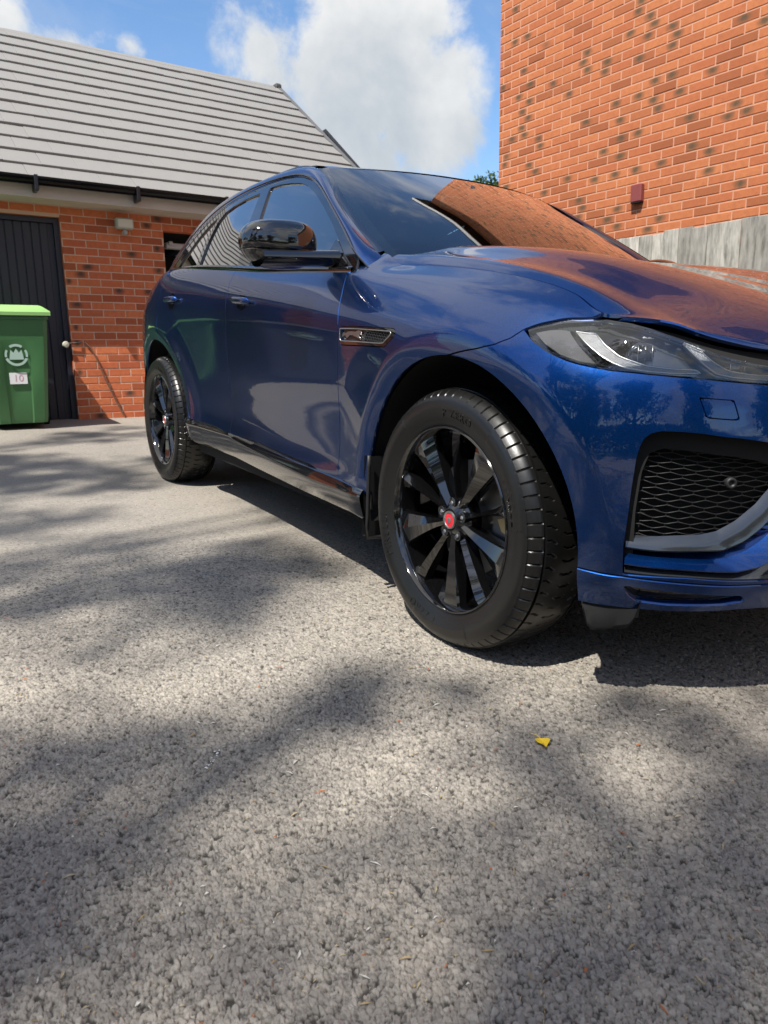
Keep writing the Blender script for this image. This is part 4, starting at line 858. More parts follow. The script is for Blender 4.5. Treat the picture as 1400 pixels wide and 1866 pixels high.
def chart(poly, fn, res, fs=(), gap=.002, holes=(), off=0., thick=.02, sharp_rim=True, bbox=None):
    """a piece of surface cut out by a polygon in chart space; returns verts (x,w,z), faces, normals"""
    poly = np.asarray(poly, float) if poly is not None else None
    if bbox is None: bbox = (poly[:, 0].min() - .01, poly[:, 0].max() + .01, poly[:, 1].min() - .01, poly[:, 1].max() + .01)
    a0, a1, b0, b1 = bbox
    if fn is f_skin: a0, a1, b0, b1 = max(a0, 0), min(a1, PS[-1]), max(b0, 0), min(b1, 1.)
    na = max(2, int(round((a1 - a0) / res)) + 1); nb = max(2, int(round((b1 - b0) * (VS if fn is f_skin else 1) / res)) + 1)
    A, B = np.meshgrid(np.linspace(a0, a1, na), np.linspace(b0, b1, nb), indexing='ij'); S = np.stack([A.ravel(), B.ravel()], -1)
    I = np.arange(na * nb).reshape(na, nb); F = np.stack([I[:-1, :-1], I[1:, :-1], I[1:, 1:], I[:-1, 1:]], -1).reshape(-1, 4)
    F = [tuple(q) for q in F.tolist()]
    if poly is not None: S, F = clip(S, F, sdist(S, poly) - gap)
    for h in holes: S, F = clip(S, F, -sdist(S, np.asarray(h, float)) - gap)
    for g in fs:
        if len(S): S, F = clip(S, F, g(S, fn(S)))
    P = fn(S); N = normals_of(fn, S)
    if np.median(N[:, 1]) < 0 and fn is f_green: N = -N
    if fn is f_skin:
        pn = plan_nrm(S[:, 0]); sg = np.sign(N[:, 0] * pn[:, 0] + N[:, 1] * pn[:, 1] + 1e-9); N *= np.where(sg == 0, 1, sg)[:, None]
    P = P + N * (off if np.isscalar(off) else off(S)[:, None])
    # orientation of faces
    q = F[len(F) // 2]; fnrm = np.cross(P[q[1]] - P[q[0]], P[q[2]] - P[q[0]])
    if fnrm @ N[q[0]] < 0: F = [f[::-1] for f in F]
    if thick:
        cnt = {}
        for f in F:
            for i in range(len(f)): cnt[(f[i], f[(i+1) % len(f)])] = 1
        rim = [(a, b) for (a, b) in cnt if (b, a) not in cnt]
        V = P.tolist(); NN = N.tolist(); top = {}; bot = {}
        for a, b in rim:
            if fn is f_skin and abs(S[a, 0] - PS[-1]) < 1e-6 and abs(S[b, 0] - PS[-1]) < 1e-6: continue
            e = P[b] - P[a]; rn = np.cross(e, N[a]); rn = rn / (np.linalg.norm(rn) + 1e-12)
            for v in (a, b):
                if v not in top:
                    top[v] = len(V); V.append((P[v]).tolist()); NN.append((rn * .8 + N[v] * .6).tolist())
                    bot[v] = len(V); V.append((P[v] - N[v] * thick).tolist()); NN.append(rn.tolist())
            F.append((b, a, bot[a], bot[b])) if False else F.append((top[b], top[a], bot[a], bot[b]))
        P = np.array(V); N = np.array(NN); N /= np.linalg.norm(N, axis=1, keepdims=True) + 1e-12
    return P, F, N
def to_car(P, side): return np.stack([P[:, 0], -P[:, 1] * side, P[:, 2]], -1)      # side +1: the car's right flank, the one in view
def put(name, geo, m, parent, side=1, nrm=True, label=None, smooth=True, auto=None):
    P, F, N = geo; V = to_car(P, side); F = [f[::-1] for f in F] if side > 0 else F
    NV = to_car(N, side) if (nrm and N is not None) else None
    # face order: flipping w mirrors the winding once for the right flank
    o = mesh_obj(name, V, F, m, parent, smooth, NV, auto=auto)
    if label: o['label'] = label
    return o
def loft(curves, close=False):
    """rows of equal-length point lists -> verts, faces"""
    R = [np.asarray(c, float) for c in curves]; n = len(R[0]); V = np.concatenate(R); F = []
    for i in range(len(R) - 1):
        for k in range(n - 1): F.append((i*n+k, i*n+k+1, (i+1)*n+k+1, (i+1)*n+k))
    return V, F, None
def resample(pts, n, smooth=True):
    pts = np.asarray(pts, float); d = np.concatenate([[0], np.cumsum(np.linalg.norm(np.diff(pts, axis=0), axis=1))]); q = np.linspace(0, d[-1], n)
    return nspline(d, pts)(q) if smooth and len(pts) > 2 else np.stack([np.interp(q, d, pts[:, k]) for k in range(pts.shape[1])], -1)
def rowdir(geo, want):
    """turn the faces so that they look along `want`"""
    V, F, N = geo; s = 0
    for f in F[::max(1, len(F)//20)]: s += np.cross(V[f[1]] - V[f[0]], V[f[2]] - V[f[0]]) @ np.asarray(want, float)
    return (V, F, N) if s > 0 else (V, [f[::-1] for f in F], N)
def arch_f(k, extra=0.):
    cx, cz, R = ARCH[k]
    return lambda S, P: np.hypot(P[:, 0] - cx, P[:, 2] - cz) - R - extra
XS = lambda x: float(plan_s_of_x(x))
# chart outlines (s, v) of the body panels
DS = [(3.525, .852), (3.556, .775), (3.585, .633), (3.560, .474), (3.545, .216), (3.553, .10)]
FDRD = [(2.453, .860), (2.457, .766), (2.462, .635), (2.420, .40), (2.417, .197), (2.42, .16)]
RDR = [(1.40, .86), (1.394, .764), (1.398, .643), (1.423, .527), (1.59, .429), (1.733, .293), (1.864, .17)]
WB = [(4.20, .60), (4.282, .625), (4.359, .648), (4.417, .675), (4.46, .713), (4.488, .759)]
HLT = [(4.488, .757), (4.520, .788), (4.552, .814), (4.605, .876), (4.649, .936), (4.690, .966), (4.755, .972), (4.805, .966), (4.874, .944), (4.933, .920), (4.978, .903), (5.028, .890), (5.082, .877), (5.17, .862), (5.22, .840)]
HLB = [(5.22, .775), (5.15, .757), (5.078, .753), (4.987, .750), (4.898, .747), (4.831, .74), (4.772, .73), (4.723, .715), (4.684, .706), (4.650, .700), (4.621, .697), (4.590, .699), (4.569, .703), (4.526, .724)]
LIP = [(4.50, .16), (4.56, .150), (4.654, .146), (4.726, .150), (4.797, .150), (4.94, .141), (5.149, .128), (5.40, .122), (5.72, .12)]
INT = [(4.797, .157), (4.793, .235), (4.797, .314), (4.799, .381), (4.803, .454), (4.808, .485), (4.815, .508), (4.828, .524), (4.850, .534), (4.90, .540), (4.949, .543), (5.02, .538), (5.082, .528), (5.15, .51), (5.20, .48),
       (5.25, .43), (5.30, .38), (5.38, .345), (5.50, .335), (5.72, .335), (5.72, .143), (5.30, .143), (5.141, .143), (4.94, .160)]
SKL = [(1.70, .165), (1.864, .165), (2.42, .185), (3.0, .165), (3.60, .145), (3.80, .135)]   # lower edge of doors
GRL = [(5.33, .90), (5.40, .93), (5.72, .95), (5.72, .47), (5.42, .49), (5.36, .55)]
def beltline(x0, x1, n=24, d=0.):
    return [(XS(x), belt_v(x) + d) for x in np.linspace(x0, x1, n)]
def belt_v(x):
    """v at which the skin at plan position x reaches the belt height"""
    s = np.full(200, XS(x)); v = np.linspace(.7, 1, 200); z = skin(s, v)[:, 2]; return float(np.interp(BELT(np.array(x)), z, v))
BV = pchip(np.linspace(-3.3, -.6, 12), [belt_v(x) for x in np.linspace(-3.3, -.6, 12)])
belt_s = [(XS(x), float(BV(np.array(x)))) for x in np.linspace(-3.2, -.62, 30)]
paint, black = M_['paint'], M_['black']
for side in (1, -1):
    # wing
    wing = [(XS(-.635), .885)] + DS[:1] + DS[1:] + [(3.60, .135), (3.80, .10), (4.1, .3)] + WB + [(4.520, .793), (4.552, .823), (4.605, .889), (4.649, .952)] + [(4.69, 1.05), (XS(-.84), 1.05), (XS(-.84), .935), (XS(-.68), .905)]
    wing = [p for p in wing]
    ventc = [(3.604, .643), (3.70, .652), (3.954, .666), (3.968, .660), (3.966, .640), (3.926, .612), (3.905, .606), (3.625, .592), (3.600, .592)]
    w_ = put('front_wing', chart(wing, f_skin, .009 if side > 0 else .02, [arch_f(0)], holes=[ventc]), paint, car, side)
    # front bumper
    bump = WB + HLB[::-1] + [(5.22, .775), (5.23, .9), (5.26, 1.05), (5.72, 1.05), (5.72, .12)] + LIP[::-1] + [(4.1, .3)]
    tow = [(4.923, .661), (4.997, .664), (5.012, .595), (4.94, .594)]
    b_ = put('front_bumper', chart(bump, f_skin, .0075 if side > 0 else .018, [arch_f(0)], holes=[INT, GRL, tow]), paint, car, side)
    put('towing_eye_cover', chart(tow, f_skin, .008, gap=.0012, off=-.0008), paint, b_, side)
    slot = [(4.800, .118), (4.812, .075), (4.835, .042), (4.90, .034), (5.05, .034), (5.10, .05), (5.08, .085), (4.95, .102)]
    lip = [p for p in LIP] + [(5.72, -.05), (4.50, -.05)]
    put('bumper_lip', chart(lip, f_skin, .009, [arch_f(0)], holes=[slot], off=lambda S: .004 * np.clip((S[:, 0] - 4.56) / .1, 0, 1)), paint, b_, side)
    put('slot_lining', chart([(4.79, .122), (5.11, .122), (5.11, .036), (4.79, .036)], f_skin, .02, off=-.016, thick=0), M_['gloss_black'], b_, side)
    # quarter panel with tail
    qp = [(0.02, -.05), (0.02, 1.05)] + [(XS(-3.3), 1.05), (XS(-3.2), float(BV(-3.2)))] + [(s, v) for s, v in belt_s if s < 1.40] + RDR + [(1.9, .16), (1.2, .2), (.6, -.05)]
    put('rear_quarter', chart(qp, f_skin, .015 if side > 0 else .03, [arch_f(1)]), paint, car, side)
    # doors
    rd = RDR[::-1] + [(s, v) for s, v in belt_s if 1.42 < s < 2.44] + FDRD + [(2.2, .178), (1.95, .168)]
    rdo = put('rear_door', chart(rd, f_skin, .011 if side > 0 else .03, [arch_f(1)]), paint, car, side)
    fd = FDRD[::-1] + [(s, v) for s, v in belt_s if 2.47 < s < 3.52] + DS + [(3.3, .155), (3.0, .165), (2.7, .178)]
    fdo = put('front_door', chart(fd, f_skin, .010 if side > 0 else .03), paint, car, side)
    # sill: a profile swept under the doors, with the upper face of its blade catching the sky
    xs = np.linspace(-2.46, -.452, 60); rows = []
    vdoor = np.interp([XS(x) for x in xs], [p[0] for p in SKL], [p[1] for p in SKL])
    q = skin(np.array([XS(x) for x in xs]), vdoor)
    fin = np.clip((xs + 1.75) / .9, 0, 1) ** .8 * np.clip((-.40 - xs) / .45, 0, 1) ** .6
    for dw, dz in ((-.03, .02), (-.012, -.004), (.001, -.010 - .0), (.012, -.020), (.013, -.030), (.006, -.060), (.0, -.100), (-.02, -.128), (-.07, -.140), (-.30, -.142)):
        wq = q[:, 1] + dw + (.010 * fin if dw > .0005 else 0); zq = q[:, 2] + dz - (.022 * fin if -.07 < dz < -.015 else 0)
        rows.append(np.stack([xs, wq, np.maximum(zq, .272)], -1))
    put('side_skirt', rowdir(loft(rows), (0, 1, 0)), M_['gloss_black'], car, side, auto=38)
    # black carcass that closes the shut lines
    for (a, b, off, v0, v1) in ((.3, 4.40, -.016, .02, .995), (4.40, 4.78, -.035, .02, .95), (4.78, PS[-1], -.105, .02, .86)):
        P, F, N = chart([(a - .02, v0), (b + .03, v0), (b + .03, v1), (a - .02, v1)], f_skin, .03, [arch_f(0), arch_f(1)], off=off, thick=0)
        lim = BELT(P[:, 0]) - .035
        P[:, 2] = np.where(P[:, 0] < -.6, np.minimum(P[:, 2], lim), P[:, 2])
        put('inner_carcass', (P, F, N), M_['void'], car, side)
    # wheel housings
    for k in (0, 1):
        cx, cz, R = ARCH[k]; mb = MB(); n = 40; wo = .918; wi = .42; pts = []
        for i in range(n + 1):
            a = math.radians(-14 + 208 * i / n); pts.append((cx + (R + .012) * math.cos(a), cz + (R + .012) * math.sin(a)))
        vs = [(x, min(wo, float(np.interp(x, [.30, .36, .42, .48, .54], [.918, .905, .875, .835, .79]))), z) for x, z in pts] + [(x, wi, z) for x, z in pts]
        fs = [(i, i+1, n+2+i, n+1+i) for i in range(n)]
        vs.append((cx, wi, cz)); fs += [(n+1+i, n+2+i, 2*n+2) for i in range(n)]
        put('wheel_arch_liner', (np.array(vs), fs, None), M_['void'], car, side)
        # rolled lip round the arch
        rim = []
        for i in range(n + 1):
            a = math.radians(-8 + 196 * i / n); x, z = cx + R * math.cos(a), cz + R * math.sin(a); rim.append((x, z))
    # ------------------------------------------------ glass house
    FDG = [(-1.733, 1.541), (-1.632, 1.541), (-1.515, 1.530), (-1.394, 1.511), (-1.316, 1.488), (-1.192, 1.435), (-1.070, 1.370), (-.932, 1.288), (-.814, 1.207), (-.69, 1.118), (-1.018, 1.134), (-1.60, 1.172), (-1.665, 1.33)]
    RDG = [(-1.815, 1.530), (-1.996, 1.522), (-2.105, 1.508), (-2.190, 1.488), (-2.250, 1.445), (-2.285, 1.340), (-2.300, 1.226), (-1.740, 1.187), (-1.785, 1.34)]
    QGL = [(-2.270, 1.475), (-2.365, 1.448), (-2.490, 1.393), (-2.608, 1.325), (-2.745, 1.247), (-2.352, 1.232), (-2.335, 1.34)]
    FRM = [(-.640, 1.105), (-.647, 1.141), (-.734, 1.198), (-.903, 1.304), (-1.093, 1.413), (-1.265, 1.497), (-1.436, 1.545), (-1.607, 1.563), (-1.781, 1.566), (-2.041, 1.552), (-2.315, 1.510), (-2.479, 1.462), (-2.671, 1.380), (-2.95, 1.236)]
    base = [(x, float(BELT(np.array(x))) - .012) for x in np.linspace(-2.95, -.64, 30)]
    put('window_frame', chart([*FRM, *base], f_green, .012, gap=0, holes=[FDG, RDG, QGL], off=.001, thick=.014), M_['gloss_black'], car, side)
    put('window_glass', chart(FDG, f_green, .03, gap=-.006, off=-.007, thick=0), M_['privacy'], fdo, side)
    put('window_glass', chart(RDG, f_green, .03, gap=-.006, off=-.007, thick=0), M_['privacy'], rdo, side)
    put('quarter_glass', chart(QGL, f_green, .03, gap=-.006, off=-.007, thick=0), M_['privacy'], car, side)
    # satin strip along the belt
    bx = np.linspace(-2.94, -.66, 50); bz = BELT(bx); bw = green_w(bx, bz)
    rr = [np.stack([bx, bw + a, bz + b], -1) for a, b in ((.001, .010), (.008, .006), (.009, -.006), (.004, -.014))]
    put('belt_moulding', rowdir(loft(rr), (0, 1, 0)), M_['gloss_black'], car, side)
    # outer frame line A, roof edge line B
    A = [(-.520, 1.050), (-.600, 1.110), (-.647, 1.141), (-.734, 1.198), (-.903, 1.304), (-1.093, 1.413), (-1.265, 1.497), (-1.436, 1.545), (-1.607, 1.563), (-1.781, 1.566), (-2.041, 1.552), (-2.315, 1.510), (-2.479, 1.462), (-2.671, 1.380), (-2.95, 1.236)]
    A = [(x, float(green_w(np.array(x), np.array(z))) + (.002 if i > 2 else (-.035, -.018, -.003)[i]), z) for i, (x, z) in enumerate(A)]
    Bl = [(-.500, .770, 1.085), (-.600, .775, 1.140), (-.650, .776, 1.170), (-.70, .770, 1.196), (-.80, .757, 1.251), (-.936, .738, 1.330), (-1.073, .710, 1.410), (-1.209, .676, 1.494), (-1.385, .645, 1.578), (-1.560, .632, 1.604), (-1.80, .630, 1.612), (-2.10, .635, 1.608), (-2.38, .640, 1.594), (-2.62, .645, 1.566), (-2.86, .655, 1.505), (-3.10, .685, 1.39)]
    n = 90; a_ = resample(A, n); b_l = resample(Bl, n)
    # match the two lines where they run side by side
    rows = []
    for t in np.linspace(0, 1, 9):
        c = a_ * (1 - t) + b_l * t; bul = .016 * math.sin(math.pi * t) ** .9
        nd = np.stack([0*c[:, 0], np.full(n, .72), np.full(n, .69)], -1); rows.append(c + nd * bul * np.clip(np.arange(n)[:, None] / 9., 0, 1))
    put('roof_pillar', rowdir(loft(rows), (0, .7, .7)), paint, car, side)
    inn_ = np.array([0, 1, 0]); cr = [b_l + [0, -.04, -.020], b_l + [0, -.035, -.045], a_ + [0, -.040, .012], a_ + [0, -.022, -.012]]
    put('cant_rail_lining', rowdir(loft(cr), (0, -1, 0)), M_['cabin'], car, side, nrm=False)
    # rubber channel round the door frame
    ch = [a_ + [0, .004, .003], a_ + [0, .008, .008], a_ + [0, .004, .013]]
    put('door_seal', rowdir(loft(ch), (0, 1, 0)), M_['gloss_black'], car, side)
    # roof rail (black)
    rb = resample(Bl[8:], 60); mb = MB()
    k = np.linspace(0, 1, 60); lift = .003 * np.clip(np.minimum(k / .07, (1 - k) / .1), 0, 1) ** .7
    mb.tube([(p[0], p[1] - .012, p[2] + .004 + l) for p, l in zip(rb, lift)], list(.0085 * np.clip(k * 9, .15, 1)), 8)
    put('roof_rail', (np.array(mb.v), mb.f, None), M_['gloss_black'], car, side)
# ------------------------------------------------ pieces that run across the car
M_['mesh'] = mat('black_mesh_plastic', (.0045, .0045, .005), .42)
def across(rows_half, nlat=13, crown=None):
    """rows_half: list of (x, w, z) edge points and centre points: each row = (edge, centre); parabola across"""
    R = []
    for e, c in rows_half:
        r = []
        for u in np.linspace(-1, 1, nlat):
            k = abs(u) ** 2.2; r.append((c[0] + (e[0] - c[0]) * k, e[1] * u, c[2] + (e[2] - c[2]) * k))
        R.append(r)
    return R
def put2(name, rows, m, parent, want=(0, 0, 1), auto=None):
    V, F, N = rowdir(loft(rows), want); V = np.asarray(V) * [1, -1, 1]; F = [f[::-1] for f in F]
    return mesh_obj(name, V, F, m, parent, True, auto=auto)
# windscreen edge (right flank) and centre line
WE = [(-1.346, .600, 1.578), (-1.209, .641, 1.496), (-1.073, .675, 1.415), (-.936, .703, 1.335), (-.800, .725, 1.256), (-.663, .740, 1.177), (-.600, .745, 1.135)]
WC = [(-1.255, 0, 1.592), (-1.090, 0, 1.518), (-.920, 0, 1.440), (-.755, 0, 1.358), (-.600, 0, 1.270), (-.455, 0, 1.180), (-.40, 0, 1.145)]
we = resample(WE, 22); wc = resample(WC, 22)
put2('windscreen', across(list(zip(we, wc)), 25), M_['screen'], car, (1, 0, 1))
# printed black border under the glass edge
for sg in (1, -1):
    rows = []
    for off in (0, .035):
        rows.append([(e[0] + (c[0]-e[0])*(1-((e[1]-off)/e[1])**2.2), sg*(e[1]-off), e[2] + (c[2]-e[2])*(1-((e[1]-off)/e[1])**2.2) - .003) for e, c in zip(we, wc)])
    put2('windscreen_border', rows, M_['frit'], car, (1, 0, 1))
    B0 = resample([(-.660, .781, 1.172), (-.70, .770, 1.196), (-.80, .757, 1.251), (-.936, .738, 1.330), (-1.073, .710, 1.410), (-1.209, .676, 1.494), (-1.385, .645, 1.578)], 22)[::-1]
    e2 = resample(WE[:6], 22)
    mid = (B0 + e2) / 2 + [0.002, 0, -.004]
    put2('screen_seal', [[(p[0], sg*p[1], p[2]) for p in B0 + [-.001, -.001, -.002]], [(p[0], sg*p[1], p[2]) for p in mid], [(p[0], sg*p[1], p[2]) for p in e2 + [0, 0, .001]]], M_['gloss_black'], car, (1, 0, 1))
rows = across([(np.array(e) + [-.0, 0, -.004], np.array(c) + [-.0, 0, -.004]) for e, c in zip(we[:2], wc[:2])], 25)
put2('header_border', rows, M_['frit'], car, (1, 0, 1))
# roof
RE = [(-1.336, .596, 1.5735), (-1.352, .600, 1.580), (-1.42, .618, 1.596), (-1.56, .622, 1.607), (-1.80, .622, 1.613), (-2.10, .625, 1.609), (-2.38, .630, 1.595), (-2.62, .635, 1.567), (-2.86, .645, 1.508), (-3.10, .675, 1.40)]
RC = [(-1.244, 0, 1.5905), (-1.262, 0, 1.594), (-1.36, 0, 1.608), (-1.56, 0, 1.628), (-1.80, 0, 1.640), (-2.10, 0, 1.645), (-2.38, 0, 1.640), (-2.66, 0, 1.622), (-2.94, 0, 1.592), (-3.18, 0, 1.56)]
put2('roof', across(list(zip(resample(RE, 40), resample(RC, 40))), 21), paint, car, (0, 0, 1))
HLn = [[(p[0] - .03, p[1]*.955, p[2] - .035) for p in r] for r in across(list(zip(resample(RE[2:], 30), resample(RC[2:], 30))), 15)]
put2('headliner', HLn, M_['cabin'], car, (0, 0, -1))
put2('tail_lining', [[(x, .60*u, z) for u in np.linspace(-1, 1, 7)] for x, z in ((-3.20, 1.50), (-3.52, 1.18), (-3.70, .5))], M_['cabin'], car, (1, 0, 0))
# tailgate
TE = [(-3.10, .675, 1.40), (-3.22, .71, 1.31), (-3.36, .74, 1.22), (-3.62, .72, 1.17), (-3.74, .70, 1.08), (-3.80, .66, .95), (-3.84, .62, .70), (-3.85, .58, .38)]
TC = [(-3.18, 0, 1.56), (-3.34, 0, 1.43), (-3.50, 0, 1.30), (-3.70, 0, 1.20), (-3.80, 0, 1.10), (-3.84, 0, .95), (-3.88, 0, .70), (-3.90, 0, .38)]
tg = put2('tailgate', across(list(zip(resample(TE, 40), resample(TC, 40))), 15), paint, car, (-1, 0, .5))
# bonnet
def hood_net():
    rowsH = [  # from the cowl forwards: lateral points centre -> edge
        [(-.375, 0, 1.183), (-.385, .22, 1.186), (-.43, .42, 1.190), (-.475, .545, 1.188), (-.53, .64, 1.178), (-.575, .715, 1.160), (-.600, .757, 1.140), (-.605, .778, 1.110)],
        [(-.16, 0, 1.150), (-.16, .22, 1.154), (-.17, .42, 1.162), (-.18, .545, 1.160), (-.19, .64, 1.146), (-.19, .725, 1.124), (-.18, .775, 1.104), (-.17, .796, 1.086)],
        [(.10, 0, 1.103), (.10, .22, 1.107), (.10, .42, 1.119), (.10, .545, 1.118), (.10, .64, 1.101), (.10, .725, 1.078), (.10, .778, 1.062), (.10, .800, 1.049)],
        [(.31, 0, 1.054), (.31, .22, 1.058), (.31, .41, 1.069), (.30, .53, 1.067), (.30, .63, 1.050), (.29, .715, 1.027), (.285, .772, 1.013), (.28, .796, 1.003)],
        [(.52, 0, .992), (.52, .21, .996), (.51, .38, 1.003), (.485, .50, 1.002), (.46, .60, .990), (.43, .690, .984), (.405, .760, .977), (.385, .797, .970)],
        [(.68, 0, .938), (.675, .20, .941), (.65, .36, .951), (.615, .47, .952), (.575, .56, .953), (.525, .66, .954), (.475, .755, .953), (.430, .806, .951)],
        [(.765, 0, .897), (.755, .19, .899), (.728, .34, .908), (.693, .45, .910), (.650, .55, .914), (.592, .66, .924), (.520, .765, .936), (.452, .822, .941)],
        [(.802, 0, .866), (.793, .19, .866), (.762, .34, .865), (.728, .46, .867), (.690, .57, .874), (.636, .672, .893), (.553, .775, .925), (.462, .832, .936)]]
    return np.array(rowsH)
def crown_profile(H0):
    f0 = H0[:, :, 1] / H0[:, -1:, 1]; fn = np.array([0, .27, .46, .57, .66, .73, .785, .83, .875, .92, .96, 1.]); bm = np.array([0, 0, .2, .35, .35, .0, -.55, -.85, -.75, -.25, .15, 0])
    amp = [.011, .012, .011, .008, .004, .002, .001, 0]; out = np.zeros((len(H0), len(fn), 3))
    for r in range(len(H0)):
        for k in range(3): out[r, :, k] = pchip(f0[r], H0[r, :, k])(fn)
        out[r, :, 2] += bm * amp[r]
    return out
HN = crown_profile(hood_net()); HN[:, -1] += [0, -.0045, .003]; HN[:, -2] += [0, -.003, .004]; HN[:, -3] += [0, -.002, .003]
def hood_surf(nu, nv):
    ku = np.concatenate([[0], np.cumsum(np.linalg.norm(np.diff(HN, axis=0), axis=2).mean(1))]); kv = np.array([0, .27, .46, .57, .66, .73, .785, .83, .875, .92, .96, 1.])
    a = nspline(ku, HN)(np.linspace(0, ku[-1], nu))                # nu, 8, 3
    b = nspline(kv, np.swapaxes(a, 0, 1))(kv[-1] * np.linspace(0, 1, nv) ** .85)  # nv, nu, 3
    return np.swapaxes(b, 0, 1)
hs = hood_surf(90, 90)
_ss = np.linspace(3.5, 5.0, 3000); _wt = skin(_ss, np.full(3000, 1.0))          # top edge of the wing: the bonnet edge runs flush beside it
for r in range(90):
    e_ = hs[r, -1].copy(); j_ = int(np.argmin(np.hypot(_wt[:, 0] - e_[0], _wt[:, 1] - e_[1]))); q_ = _wt[j_] + [0, -.0045, .0008]
    wgt = np.clip((e_[0] + .50) / .12, 0, 1); k_ = np.clip((np.arange(90) / 89. - .62) / .38, 0, 1) ** 1.6
    hs[r] += k_[:, None] * wgt * np.array([0, q_[1] - e_[1], q_[2] - e_[2]])
full = np.concatenate([hs[:, ::-1][:, :-1], hs * [1, 1, 1]], 1)
full[:, :89, 1] *= -1
# leading and side edges fold down a little
def fold(S):
    f1 = S[-1] + [.002, 0, -.005]; f2 = S[-1] + [-.008, 0, -.010]
    S = np.concatenate([S, f1[None], f2[None]]); tp = np.interp(np.arange(len(S)), [0, len(S)*.75, len(S)-6, len(S)-1], [.018, .014, .005, .001])[:, None, None] * np.array([0, 0, -1.]); l1 = S[:, -1:] + tp; r1 = S[:, :1] + tp
    return np.concatenate([r1, S, l1], 1)
V, F, N = rowdir(loft(list(fold(full))), (0, 0, 1)); V = V * [1, -1, 1]; F = [f[::-1] for f in F]
hood = mesh_obj('bonnet', V, F, paint, car, True, auto=50)
# cowl, dark shelf between bonnet and screen
put2('cowl_panel', [[(x + a, w, z + b) for x, w, z in [(-.39 - .22*abs(u)**2.2, .75*u, 1.165 - .035*abs(u)**3) for u in np.linspace(-1, 1, 21)]] for a, b in ((.05, -.02), (-.06, -.03))], M_['black'], car)
# ------------------------------------------------ lamps, grilles, trim on each side
def ribs(curves, wdt, dep, nf):
    """thin bars along 3-D polylines, their depth along nf"""
    mb = MB()
    for c in curves:
        c = np.asarray(c, float); n = len(c); t = np.gradient(c, axis=0); t /= np.linalg.norm(t, axis=1, keepdims=True) + 1e-9
        nn = nf(c); up = np.cross(t, nn); vs = []
        for i in range(n):
            for a, b in ((-.5, 0), (.5, 0), (.5, -1), (-.5, -1)): vs.append(c[i] + up[i] * wdt * a + nn[i] * dep * b)
        fs = [(i*4+k, i*4+(k+1) % 4, (i+1)*4+(k+1) % 4, (i+1)*4+k) for i in range(n-1) for k in range(4)]
        mb.add(vs, fs)
    return np.array(mb.v), mb.f, None
def onskin(pts, off=0.):
    S = np.asarray(pts, float); P = f_skin(S); N = normals_of(f_skin, S); pn = plan_nrm(S[:, 0])
    sg = np.sign(N[:, 0]*pn[:, 0] + N[:, 1]*pn[:, 1]); return P + N * sg[:, None] * (off if np.isscalar(off) else np.asarray(off)[:, None]), N * sg[:, None]
def dens(p, n=40): return resample(p, n, False)
